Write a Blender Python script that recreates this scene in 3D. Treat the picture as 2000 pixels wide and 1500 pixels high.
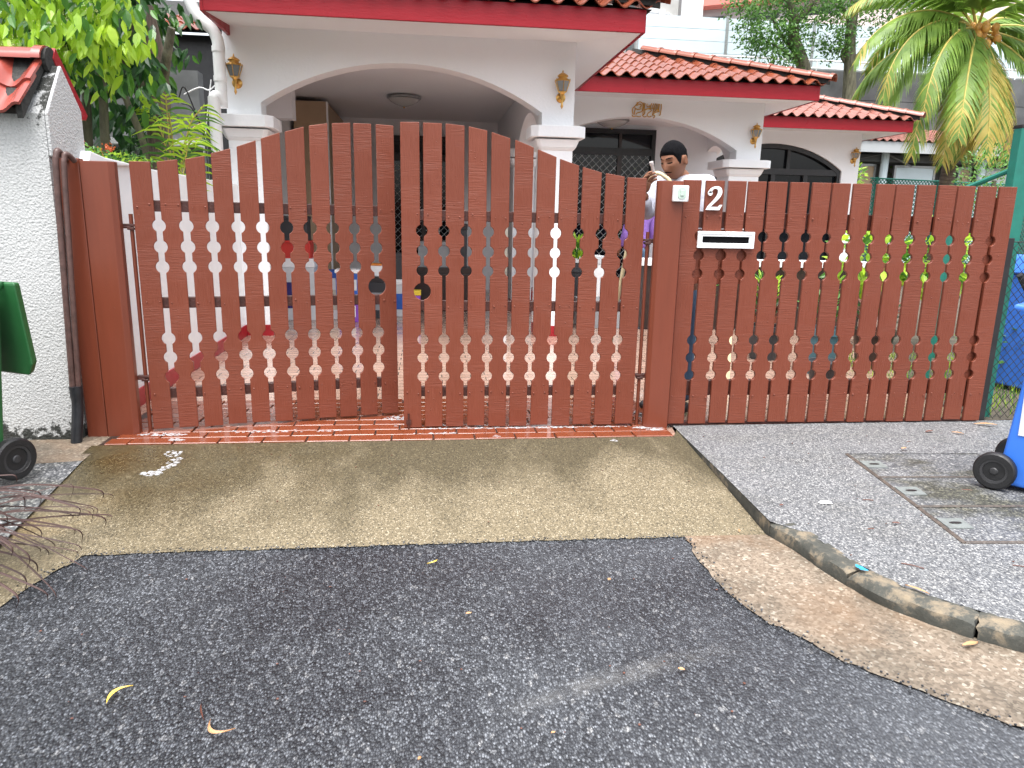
import bpy, bmesh, math, random
from math import sin, cos, pi, radians, sqrt, exp
from mathutils import Vector, Matrix, Euler

random.seed(7)
for o in list(bpy.data.objects): bpy.data.objects.remove(o)
scene = bpy.context.scene
COL = scene.collection

# ------------------------------------------------------------------ camera
cam_d = bpy.data.cameras.new('camera'); cam = bpy.data.objects.new('camera', cam_d); COL.objects.link(cam)
cam_d.sensor_width = 36.0; cam_d.lens = 25.56; cam_d.clip_end = 900.0; cam_d.clip_start = 0.05
CR = Vector((0.99326575, -0.11407045, 0.02027493)); CU = Vector((0.00558157, 0.22190749, 0.97505175)); CF = Vector((0.11572375, 0.96837235, -0.2210498))
cam.matrix_world = Matrix(((CR.x, CU.x, -CF.x, 0.0), (CR.y, CU.y, -CF.y, -4.455), (CR.z, CU.z, -CF.z, 1.30), (0, 0, 0, 1)))
scene.camera = cam
# ------------------------------------------------------------------ sky and sun (bright overcast)
SUN_EL, SUN_AZ = radians(72), radians(197)      # azimuth clockwise from +Y: behind the photographer
w = bpy.data.worlds.new('World'); scene.world = w; w.use_nodes = True
nt = w.node_tree; nt.nodes.clear()
sky = nt.nodes.new('ShaderNodeTexSky'); sky.sky_type = 'NISHITA'; sky.sun_disc = False
sky.sun_elevation = SUN_EL; sky.sun_rotation = SUN_AZ; sky.air_density = 1.0; sky.dust_density = 5.0; sky.ozone_density = 1.0
hs = nt.nodes.new('ShaderNodeHueSaturation'); hs.inputs['Saturation'].default_value = 0.28
bg = nt.nodes.new('ShaderNodeBackground'); bg.inputs['Strength'].default_value = 0.15
wo = nt.nodes.new('ShaderNodeOutputWorld')
nt.links.new(sky.outputs[0], hs.inputs['Color']); nt.links.new(hs.outputs[0], bg.inputs['Color']); nt.links.new(bg.outputs[0], wo.inputs['Surface'])
sl = bpy.data.lights.new('sun', 'SUN'); sl.energy = 1.0; sl.angle = radians(50); sl.color = (1.0, 0.99, 0.975)
sun = bpy.data.objects.new('sun', sl); COL.objects.link(sun)
sd = Vector((sin(SUN_AZ) * cos(SUN_EL), cos(SUN_AZ) * cos(SUN_EL), sin(SUN_EL)))
sun.rotation_euler = (-sd).to_track_quat('-Z', 'Y').to_euler(); sun.location = sd * 30
scene.view_settings.view_transform = 'Standard'; scene.view_settings.look = 'None'
scene.view_settings.gamma = 1.0; scene.view_settings.use_curve_mapping = False
scene.view_settings.exposure = 1.66

# ------------------------------------------------------------------ materials
class N:
    """tiny node helper"""
    def __init__(s, name):
        s.m = bpy.data.materials.new(name); s.m.use_nodes = True
        s.t = s.m.node_tree; s.b = s.t.nodes['Principled BSDF']; s.tc = s.t.nodes.new('ShaderNodeTexCoord')
        s.oi = None
    def n(s, typ, **kw):
        x = s.t.nodes.new(typ)
        for k, v in kw.items():
            if k in x.inputs: x.inputs[k].default_value = v
            else: setattr(x, k, v)
        return x
    def l(s, a, b): s.t.links.new(a, b)
    def co(s, scale=(1, 1, 1), jitter=False):
        mp = s.n('ShaderNodeMapping'); mp.inputs['Scale'].default_value = scale
        s.l(s.tc.outputs['Object'], mp.inputs['Vector'])
        if jitter:
            if not s.oi: s.oi = s.n('ShaderNodeObjectInfo')
            mul = s.n('ShaderNodeVectorMath', operation='SCALE'); mul.inputs[0].default_value = (37, 51, 23)
            s.l(s.oi.outputs['Random'], mul.inputs['Scale']); s.l(mul.outputs[0], mp.inputs['Location'])
        return mp.outputs[0]
    def noise(s, scale, detail=4, rough=.55, vec=None):
        x = s.n('ShaderNodeTexNoise'); x.inputs['Scale'].default_value = scale; x.inputs['Detail'].default_value = detail; x.inputs['Roughness'].default_value = rough
        s.l(vec if vec else s.tc.outputs['Object'], x.inputs['Vector']); return x.outputs['Fac']
    def voro(s, scale, feature='F1', vec=None, out='Color', rnd=1.0):
        x = s.n('ShaderNodeTexVoronoi', feature=feature); x.inputs['Scale'].default_value = scale; x.inputs['Randomness'].default_value = rnd
        s.l(vec if vec else s.tc.outputs['Object'], x.inputs['Vector']); return x.outputs[out]
    def ramp(s, fac, stops, interp='LINEAR'):
        r = s.n('ShaderNodeValToRGB'); e = r.color_ramp; e.interpolation = interp
        while len(e.elements) < len(stops): e.elements.new(0.5)
        for el, (p, c) in zip(e.elements, stops):
            el.position = p; el.color = (c, c, c, 1) if isinstance(c, (int, float)) else (*c, 1)
        s.l(fac, r.inputs['Fac']); return r.outputs['Color']
    def mix(s, fac, a, b, mode='MIX'):
        x = s.n('ShaderNodeMix', data_type='RGBA', blend_type=mode)
        for sock, v in ((x.inputs['Factor'], fac), (x.inputs['A'], a), (x.inputs['B'], b)):
            if isinstance(v, (int, float)): sock.default_value = v
            elif isinstance(v, tuple): sock.default_value = (*v, 1)
            else: s.l(v, sock)
        return x.outputs['Result']
    def math(s, op, a, b=0.0):
        x = s.n('ShaderNodeMath', operation=op)
        for i, v in enumerate((a, b)):
            if isinstance(v, (int, float)): x.inputs[i].default_value = v
            else: s.l(v, x.inputs[i])
        return x.outputs[0]
    def xyz(s, vec=None):
        x = s.n('ShaderNodeSeparateXYZ'); s.l(vec if vec else s.tc.outputs['Object'], x.inputs[0]); return x.outputs
    def maprange(s, v, a, b, c=0.0, d=1.0):
        x = s.n('ShaderNodeMapRange'); x.inputs['From Min'].default_value = a; x.inputs['From Max'].default_value = b
        x.inputs['To Min'].default_value = c; x.inputs['To Max'].default_value = d; s.l(v, x.inputs['Value']); return x.outputs[0]
    def col(s, c):
        if isinstance(c, tuple): s.b.inputs['Base Color'].default_value = (*c, 1)
        else: s.l(c, s.b.inputs['Base Color'])
    def rough(s, r):
        if isinstance(r, (int, float)): s.b.inputs['Roughness'].default_value = r
        else: s.l(r, s.b.inputs['Roughness'])
    def bump(s, h, strength=.3, dist=.01):
        x = s.n('ShaderNodeBump'); x.inputs['Strength'].default_value = strength; x.inputs['Distance'].default_value = dist
        s.l(h, x.inputs['Height']); s.l(x.outputs[0], s.b.inputs['Normal'])
    def rnd(s):
        if not s.oi: s.oi = s.n('ShaderNodeObjectInfo')
        return s.oi.outputs['Random']

def simple(name, c, rough=.6, var=.15, vs=6.0, bump=0.0, bs=60.0, metal=0.0, spec=.5, objvar=0.0, dist=.01):
    k = N(name)
    d = tuple(max(0, x * (1 - var)) for x in c); e = tuple(min(1, x * (1 + var)) for x in c)
    cc = k.ramp(k.noise(vs, 5), [(.3, d), (.7, e)])
    if objvar:
        cc = k.mix(k.math('MULTIPLY', k.rnd(), 1.0), cc, k.mix(1.0, cc, (1 - objvar,) * 3, 'MULTIPLY'))
    k.col(cc); k.rough(k.maprange(k.noise(vs * 2.3, 3), .3, .7, rough * .85, min(1, rough * 1.15)))
    k.b.inputs['Metallic'].default_value = metal; k.b.inputs['Specular IOR Level'].default_value = spec
    if bump: k.bump(k.noise(bs, 5), bump, dist)
    return k.m

M = {}
def m_board(name, horizontal=True):
    k = N(name)
    v1 = k.co((9, 9, 230), True); v2 = k.co((220, 60, 10), True)
    g1 = k.noise(1.0, 4, .6, v1); g2 = k.noise(1.0, 4, .6, v2)
    big = k.noise(2.2, 3, .5, k.co((1, 1, 1), True))
    mixg = k.ramp(k.noise(3.0, 2, .5, k.co((1, 1, 2), True)), [(.42, 0.0), (.58, 1.0)])
    g = k.mix(mixg, g1, g2)
    base = k.mix(big, (.142, .034, .018), (.186, .049, .0265))
    base = k.mix(k.maprange(g, .35, .7, 0, .35), base, (.240, .074, .046))
    base = k.mix(k.math('MULTIPLY', k.rnd(), .35), base, (.130, .034, .019))
    blob = k.voro(30, 'F1', k.co((1, 1, 1), True), 'Distance')
    bl = k.ramp(blob, [(.03, 1.0), (.10, 0.0)])
    drops = k.ramp(k.voro(14, 'F1', k.co((1, 1, .8), True), 'Distance'), [(.02, 1.0), (.055, 0.0)])
    k.col(base); k.rough(k.maprange(g, .3, .7, .26, .48))
    h = k.math('ADD', k.math('MULTIPLY', g, .8), k.math('ADD', k.math('MULTIPLY', bl, .35), k.math('MULTIPLY', drops, .9)))
    k.bump(h, .75, .006)
    k.b.inputs['Specular IOR Level'].default_value = .28
    return k.m
M['board'] = m_board('brown_paint_board')
def m_paint(name, c, rough=.35):
    k = N(name)
    v = k.co((30, 30, 3), True); g = k.noise(1.0, 4, .6, v)
    k.col(k.mix(g, tuple(x * .82 for x in c), tuple(x * 1.15 for x in c))); k.rough(rough)
    h = k.math('ADD', k.math('MULTIPLY', g, .5), k.ramp(k.voro(26, 'F1', k.co((1, 1, .7), True), 'Distance'), [(.03, 1.0), (.09, 0.0)]))
    k.bump(h, .4, .003); return k.m
M['post'] = m_paint('brown_paint_post', (.160, .039, .020), .28)
M['rail'] = simple('brown_paint_rail', (.060, .017, .012), .45, .3, 40, .3, 80)
M['conduit'] = simple('brown_conduit', (.085, .045, .038), .45, .3, 25, .15, 60)
M['black_pipe'] = simple('black_plastic_pipe', (.012, .013, .016), .45, .3, 20)

# ground materials
def m_asphalt():
    k = N('asphalt')
    v = k.co((1, .62, 1)); cell = k.voro(150, vec=v); dist = k.voro(150, vec=v, out='Distance'); cell2 = k.voro(88, vec=v); dist2 = k.voro(88, vec=v, out='Distance')
    gs = k.n('ShaderNodeSeparateColor'); k.l(cell, gs.inputs[0]); gs2 = k.n('ShaderNodeSeparateColor'); k.l(cell2, gs2.inputs[0])
    a = k.ramp(gs.outputs[0], [(0, (.009, .010, .013)), (.30, (.028, .031, .037)), (.62, (.080, .087, .099)), (.92, (.235, .25, .272))])
    b = k.ramp(gs2.outputs[1], [(0, (.028, .031, .037)), (.5, (.074, .080, .091)), (.85, (.155, .165, .178)), (1, (.33, .33, .33))])
    c = k.mix(k.ramp(gs2.outputs[0], [(.62, 0.0), (.7, 1.0)]), a, b)
    edge = k.ramp(dist, [(.25, 0.0), (.62, 1.0)]); c = k.mix(k.math('MULTIPLY', edge, .78), c, (.008, .009, .012))
    wet = k.ramp(k.noise(.75, 4, .6), [(.40, 1.0), (.60, 0.0)])
    c = k.mix(k.math('MULTIPLY', wet, .62), c, k.mix(1.0, c, (.42, .43, .46), 'MULTIPLY'))
    y = k.xyz()
    near = k.math('MULTIPLY', k.maprange(y[0], -1.3, .2, 1.0, 0.0), k.maprange(k.noise(1.6, 3), .35, .6, .3, 1.0))
    c = k.mix(k.math('MULTIPLY', near, .45), c, k.mix(1.0, c, (.45, .46, .5), 'MULTIPLY'))
    # a dusty tyre scuff curving across the right half of the road
    sc = k.math('MULTIPLY', k.ramp(k.math('ABSOLUTE', k.math('SUBTRACT', k.math('ADD', y[1], 2.765), k.math('ADD', k.math('MULTIPLY', y[0], .52), k.math('MULTIPLY', k.math('MULTIPLY', y[0], y[0]), -.16)))), [(.0, 1.0), (.06, 0.0)]), k.math('MULTIPLY', k.maprange(y[0], .15, .5, 0, 1), k.maprange(y[0], .7, 1.1, 1, 0)))
    sc = k.math('MULTIPLY', sc, k.maprange(k.noise(14, 4), .3, .65, 0, 1))
    c = k.mix(k.math('MULTIPLY', sc, .42), c, (.20, .195, .185))
    dusty = k.math('MULTIPLY', k.maprange(y[0], -.2, 1.3, 0, .28), k.maprange(k.noise(2.3, 4), .35, .65, .2, 1)); c = k.mix(dusty, c, (.105, .112, .124))
    k.col(c); k.rough(k.maprange(wet, 0, 1, .72, .42))
    h = k.math('ADD', k.math('MULTIPLY', k.math('SUBTRACT', 1.0, dist), 1.0), k.math('MULTIPLY', k.math('SUBTRACT', 1.0, dist2), .6))
    k.bump(h, .75, .006); return k.m
M['asphalt'] = m_asphalt()
def m_pebble(name, stops, scale=150, moss=0.0, mosscol=(.09, .085, .05), dark=.5):
    k = N(name)
    v = k.co((1, .7, 1)); cell = k.voro(scale, vec=v); dist = k.voro(scale, vec=v, out='Distance')
    gs = k.n('ShaderNodeSeparateColor'); k.l(cell, gs.inputs[0])
    c = k.ramp(gs.outputs[0], stops)
    edge = k.ramp(dist, [(.30, 0.0), (.7, 1.0)]); c = k.mix(k.math('MULTIPLY', edge, dark), c, k.mix(1.0, c, (.35, .35, .37), 'MULTIPLY'))
    big = k.noise(1.3, 5, .6); c = k.mix(k.maprange(big, .35, .7, .0, .30), c, k.mix(1.0, c, (.70, .71, .72), 'MULTIPLY'))
    if moss:
        mk = k.ramp(k.noise(2.6, 5, .65, k.co((1, 1.6, 1), True)), [(.44, 0.0), (.62, 1.0)])
        c = k.mix(k.math('MULTIPLY', mk, moss), c, k.mix(1.0, c, tuple(min(1, x * 4) for x in mosscol), 'MULTIPLY'))
    k.col(c); k.rough(k.maprange(big, .3, .7, .5, .75)); k.bump(k.math('SUBTRACT', 1.0, dist), .5, .004); return k.m
PB = [(0, (.060, .063, .069)), (.35, (.130, .135, .141)), (.7, (.20, .205, .209)), (1, (.40, .40, .39))]
M['pavement'] = m_pebble('pebble_wash_pavement', PB, 165, .35, (.19, .185, .17))
M['cover'] = m_pebble('pebble_wash_cover', [(0, (.055, .058, .063)), (.4, (.115, .12, .128)), (.75, (.18, .185, .19)), (1, (.36, .36, .35))], 130, .85)
M['pebble_left'] = m_pebble('pebble_wash_dark', [(0, (.035, .038, .043)), (.4, (.10, .105, .113)), (.75, (.18, .185, .19)), (1, (.42, .42, .42))], 110, .5)
def m_apron():
    k = N('apron_concrete')
    v = k.co((1, .62, 1)); cell = k.voro(190, vec=v); dist = k.voro(190, vec=v, out='Distance'); gs = k.n('ShaderNodeSeparateColor'); k.l(cell, gs.inputs[0])
    g = k.ramp(gs.outputs[0], [(0, (.040, .033, .020)), (.15, (.112, .091, .054)), (.5, (.170, .138, .084)), (.85, (.220, .178, .110)), (1, (.38, .33, .24))])
    edge = k.ramp(dist, [(.30, 0.0), (.68, 1.0)]); g = k.mix(k.math('MULTIPLY', edge, .45), g, (.095, .08, .05))
    p = k.xyz()
    st = k.noise(1.0, 5, .62, k.co((1.7, .75, 1)))
    top = k.maprange(p[1], -1.5, -.35, -.16, .13); left = k.maprange(p[0], -1.0, 1.0, .10, -.07)
    corner = k.math('MULTIPLY', k.maprange(p[0], .9, 1.55, 0, 1), k.maprange(p[1], -1.1, -.3, 0, .22))
    f = k.math('ADD', k.math('ADD', st, top), k.math('ADD', left, corner))
    wetm = k.ramp(f, [(.40, 0.0), (.62, 1.0)])
    c = k.mix(k.math('MULTIPLY', wetm, .92), g, k.mix(1.0, g, (.36, .35, .27), 'MULTIPLY'))
    rust = k.math('MULTIPLY', k.ramp(k.noise(1.4, 4, .6), [(.5, 0.0), (.65, 1.0)]), k.maprange(p[0], -1.7, -.9, 1.0, 0.0))
    c = k.mix(k.math('MULTIPLY', rust, .5), c, k.mix(1.0, c, (1.0, .74, .36), 'MULTIPLY'))
    k.col(c); wet2 = k.math('MULTIPLY', k.maprange(p[0], -1.6, .1, 1.0, 0.0), k.maprange(p[1], -1.5, -.5, .35, 1.0))
    k.rough(k.maprange(k.math('MULTIPLY', wet2, k.maprange(k.noise(2.2, 4), .35, .6, .3, 1)), 0, 1, .68, .16)); k.bump(k.math('SUBTRACT', 1.0, dist), .28, .003); return k.m
M['apron'] = m_apron()
def m_gutter(name='gutter_concrete'):
    k = N(name)
    cell = k.voro(95); gs = k.n('ShaderNodeSeparateColor'); k.l(cell, gs.inputs[0])
    g = k.ramp(gs.outputs[0], [(0, (.115, .088, .062)), (.5, (.190, .148, .108)), (.9, (.245, .198, .148)), (1, (.36, .32, .26))])
    st = k.noise(3.2, 6, .65); c = k.mix(k.ramp(st, [(.42, 0.0), (.68, 1.0)]), g, k.mix(1.0, g, (.48, .50, .50), 'MULTIPLY'))
    org = k.ramp(k.noise(1.7, 4), [(.5, 0.0), (.68, 1.0)]); c = k.mix(k.math('MULTIPLY', org, .45), c, (.21, .115, .055))
    k.col(c); k.rough(.62); k.bump(k.noise(70, 5), .25, .004); return k.m
M['gutter'] = m_gutter()
def m_kerb():
    k = N('kerb_stone')
    st = k.noise(9, 7, .72, k.co((1, 1, 1), True)); c = k.ramp(st, [(.33, (.215, .172, .115)), (.42, (.15, .125, .09)), (.48, (.06, .06, .05)), (.66, (.027, .03, .026))])
    z = k.xyz(); grime = k.math('MULTIPLY', k.maprange(k.math('ADD', z[2], k.math('MULTIPLY', k.noise(18, 4), .05)), -.035, .0, 1, 0), .75)
    c = k.mix(grime, c, (.035, .035, .028)); k.col(c); k.rough(.8); k.bump(k.noise(55, 6), .5, .006); return k.m
M['kerb'] = m_kerb()
def m_tile():
    k = N('terracotta_tile')
    g = k.noise(9, 5, .6, k.co((1, 1, 1), True)); base = k.mix(g, (.12, .028, .010), (.19, .050, .019))
    base = k.mix(k.math('MULTIPLY', k.rnd(), .45), base, (.17, .040, .020)); k.col(base)
    k.rough(k.maprange(k.noise(5, 3, .5, k.co((1, 1, 1), True)), .35, .65, .10, .34)); k.bump(k.noise(22, 3, .5, k.co((1, 1, 1), True)), .10, .003); return k.m
M['tile'] = m_tile()
M['grout'] = simple('dark_wet_grout', (.035, .026, .022), .4, .4, 30)
def m_drive():
    k = N('paved_driveway')
    br = k.n('ShaderNodeTexBrick'); br.inputs['Scale'].default_value = 1.0; br.inputs['Brick Width'].default_value = .246; br.inputs['Row Height'].default_value = .112; br.inputs['Mortar Size'].default_value = .005
    br.inputs['Color1'].default_value = (.38, .245, .19, 1); br.inputs['Color2'].default_value = (.30, .185, .14, 1); br.inputs['Mortar'].default_value = (.05, .038, .03, 1)  # pale brick tones: wet reflection and extra bounce are put into the colour
    k.l(k.tc.outputs['Object'], br.inputs['Vector']); c = k.mix(k.maprange(k.noise(3, 4), .3, .7, 0, .35), br.outputs['Color'], (.40, .28, .22))
    k.col(c); k.rough(k.maprange(k.noise(4, 4), .35, .65, .05, .22)); k.bump(k.noise(9, 3), .12, .01); return k.m
M['drive'] = m_drive()
M['soil'] = simple('bare_soil', (.085, .07, .05), .9, .4, 4, .6, 30)
M['foam'] = simple('soap_foam', (.62, .62, .64), .35, .15, 40, .8, 60); M['foam'].node_tree.nodes['Principled BSDF'].inputs['Alpha'].default_value = .34

# walls, roofs, metals
def m_rough(name, mould=False):
    k = N(name)
    b1 = k.noise(105, 4, .6); b2 = k.voro(85, 'SMOOTH_F1', out='Distance')
    c = k.mix(k.noise(1.5, 4), (.46, .465, .46), (.55, .555, .55)); c = k.mix(k.maprange(b1, .3, .55, .6, 0), c, (.31, .32, .315))
    if mould:
        z = k.xyz(); nz = k.noise(16, 6, .7)
        low = k.maprange(z[2], .0, .20, .27, -.20); high = k.maprange(k.math('ADD', k.math('MULTIPLY', z[2], 1.0), k.math('MULTIPLY', z[0], .55)), .28, .85, -.3, .22)
        f = k.ramp(k.math('ADD', nz, k.math('MAXIMUM', low, high)), [(.60, 0.0), (.68, 1.0)]); c = k.mix(f, c, (.028, .03, .026))
    k.col(c); k.rough(.8); k.bump(k.math('ADD', b1, k.math('MULTIPLY', b2, .9)), .8, .008); return k.m
M['roughcast'] = m_rough('rough_cast_render_mouldy', True)
M['roughwhite'] = m_rough('rough_cast_render')
def m_wall(name, c=(.85, .87, .89), bs=38, st=.35):
    k = N(name); n1 = k.noise(1.2, 4)
    cc = k.mix(n1, tuple(x * .95 for x in c), c); k.col(cc); k.rough(.65); k.bump(k.noise(bs, 4, .5), st, .006); return k.m
M['wall'] = m_wall('white_stipple_wall'); M['wall_in'] = m_wall('inner_wall', (.78, .80, .83), 30, .1); M['ceiling'] = m_wall('ceiling_paint', (.78, .80, .83), 20, .05)
M['soffit'] = m_wall('soffit_paint', (.80, .82, .85), 8, .05)
M['white'] = simple('white_gloss_paint', (.82, .83, .84), .4, .03, 8)
M['pvc'] = simple('white_pvc_pipe', (.72, .73, .73), .3, .05, 4)
def m_fascia():
    k = N('red_gloss_fascia'); g = k.noise(1.0, 5, .6, k.co((3, 3, 26)))
    k.col(k.mix(g, (.24, .010, .016), (.34, .016, .026))); k.b.inputs['Specular IOR Level'].default_value = .22; k.rough(k.maprange(k.noise(6, 4), .3, .7, .26, .42)); k.bump(k.noise(1.0, 5, .65, k.co((14, 14, 60))), .45, .006); return k.m
M['fascia'] = m_fascia()
M['redbase'] = simple('red_skirting_paint', (.33, .015, .022), .35, .15, 8)
def m_rooftile(name, c):
    k = N(name); g = k.noise(7, 4, .6, k.co((1, 1, 1), True)); b = k.mix(g, tuple(x * .72 for x in c), tuple(min(1, x * 1.2) for x in c))
    b = k.mix(k.math('MULTIPLY', k.rnd(), .4), b, tuple(x * .62 for x in c)); dirt = k.ramp(k.noise(26, 5, .7, k.co((1, 1, 1), True)), [(.62, 0.0), (.72, 1.0)])
    k.col(k.mix(k.math('MULTIPLY', dirt, .25), b, (.05, .03, .025))); k.rough(.22); k.b.inputs['Specular IOR Level'].default_value = .6; k.bump(k.noise(30, 3), .06, .004); return k.m
M['rooftile_far'] = m_rooftile('pale_reflection_roof_tile', (.33, .135, .105)); M['rooftile'] = m_rooftile('glazed_roof_tile', (.25, .066, .032))  # far wing tiles: pinkish reflection is mixed into the tile colour
M['copetile'] = m_rooftile('coping_tile', (.30, .058, .042))
M['mould'] = simple('black_mould_and_shade', (.022, .022, .020), .85, .4, 30, .6, 60)  # black of real mould, also used for the shadow strip under the hips
M['brass'] = simple('gold_metal', (.62, .36, .10), .32, .2, 12, metal=.85)
def glass(name, c, rough=.06, alpha=None):
    k = N(name); k.col(c); k.rough(rough); k.b.inputs['Specular IOR Level'].default_value = .8
    if alpha is not None:
        k.b.inputs['Alpha'].default_value = alpha
    return k.m
M['lampglass'] = glass('smoked_lamp_glass', (.17, .19, .19), .12); M['darkglass'] = glass('dark_window_glass', (.006, .008, .011), .05); M['darkglass'].node_tree.nodes['Principled BSDF'].inputs['Specular IOR Level'].default_value = .35; M['flap'] = simple('flap_black', (.004, .004, .005), .8, .2, 10, spec=.1)
M['frostglass'] = glass('frosted_lamp_bowl', (.42, .43, .42), .15)
M['black'] = simple('black_metal', (.014, .013, .014), .4, .3, 10); M['darkbrown'] = simple('dark_wood', (.03, .017, .014), .4, .3, 10)
M['tan'] = simple('tan_laminate', (.42, .30, .19), .5, .08, 3); M['steel'] = simple('dull_steel', (.32, .33, .33), .4, .2, 20, metal=.6)
M['rubber'] = simple('black_rubber', (.010, .010, .011), .5, .25, 20, .1, 80); M['bin_blue'] = simple('blue_bin_plastic', (.035, .16, .62), .38, .08, 5)
M['bin_green'] = simple('green_bin_plastic', (.018, .10, .030), .38, .1, 5); M['sticker'] = simple('grey_white_sticker', (.58, .60, .62), .5, .08, 9)
M['green_metal'] = simple('teal_green_metal', (.010, .15, .11), .45, .15, 9); M['green_wire'] = simple('green_pvc_wire', (.015, .20, .15), .5, .2, 9); M['black_wire'] = simple('black_wire', (.015, .016, .016), .5, .2, 9)
M['hose'] = simple('cream_rubber_hose', (.62, .52, .32), .45, .08, 10); M['clear'] = glass('clear_plastic_nozzle', (.62, .58, .56), .1)
# plants
def m_leaf(name, c, c2, rough=.42, trans=.35):
    k = N(name); g = k.noise(3.0, 3); cc = k.mix(k.ramp(g, [(.35, 0.0), (.65, 1.0)]), c, c2); k.col(cc); k.rough(rough)
    t = k.n('ShaderNodeBsdfTranslucent'); k.l(k.mix(.5, cc, tuple(min(1, x * 1.5) for x in c2)), t.inputs['Color'])
    mx = k.n('ShaderNodeMixShader'); mx.inputs[0].default_value = trans; k.l(k.b.outputs[0], mx.inputs[1]); k.l(t.outputs[0], mx.inputs[2])
    k.l(mx.outputs[0], k.t.nodes['Material Output'].inputs['Surface']); return k.m
M['leaf_dark'] = m_leaf('dark_green_leaf', (.012, .048, .012), (.028, .095, .020), .3); M['leaf_mid'] = m_leaf('mid_green_leaf', (.045, .15, .020), (.095, .24, .034), .32)
M['leaf_lime'] = m_leaf('lime_young_leaf', (.25, .44, .020), (.42, .60, .05), .38, .45); M['leaf_tree'] = m_leaf('tree_leaf', (.035, .11, .018), (.085, .20, .035), .5)
M['leaf_tree2'] = m_leaf('tree_leaf_light', (.09, .22, .03), (.16, .32, .06), .5); M['frond'] = m_leaf('palm_leaflet', (.105, .20, .030), (.23, .36, .060), .45)
M['frond_y'] = m_leaf('yellowing_palm_leaflet', (.42, .34, .06), (.55, .46, .12), .5); M['frond_b'] = m_leaf('dry_palm_leaflet', (.26, .17, .09), (.38, .26, .14), .6); M['rachis'] = simple('yellow_palm_stalk', (.42, .34, .08), .45, .2, 6)
M['flower'] = m_leaf('orange_flower', (.65, .12, .03), (.75, .2, .08)); M['pinkflower'] = m_leaf('pink_flower', (.6, .06, .10), (.72, .14, .16))
M['dryleaf'] = m_leaf('dry_fallen_leaf', (.42, .22, .10), (.55, .33, .17), .6, .15); M['yellowleaf'] = m_leaf('yellow_fallen_leaf', (.62, .42, .06), (.70, .52, .12), .5, .15); M['redleaf'] = m_leaf('red_brown_leaf', (.10, .038, .028), (.16, .065, .042), .5, .05)
M['drygrass'] = m_leaf('dry_red_grass', (.026, .010, .009), (.055, .022, .017), .7, .03)
def m_bark(name, c, c2, sc=(14, 14, 3)):
    k = N(name); g = k.noise(1.0, 6, .65, k.co(sc)); cc = k.ramp(g, [(.35, c), (.65, c2)])
    moss = k.ramp(k.noise(3.5, 4), [(.55, 0.0), (.7, 1.0)]); k.col(k.mix(k.math('MULTIPLY', moss, .3), cc, (.10, .11, .05))); k.rough(.9); k.bump(g, .9, .03); return k.m
M['bark'] = m_bark('grey_brown_bark', (.06, .042, .030), (.21, .165, .125)); M['bark2'] = m_bark('mossy_bark', (.06, .055, .035), (.19, .18, .12)); M['palm_bark'] = m_bark('palm_bark', (.05, .035, .025), (.14, .10, .075), (4, 4, 22))
M['coconut'] = simple('orange_coconut', (.62, .31, .07), .4, .2, 9)

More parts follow.
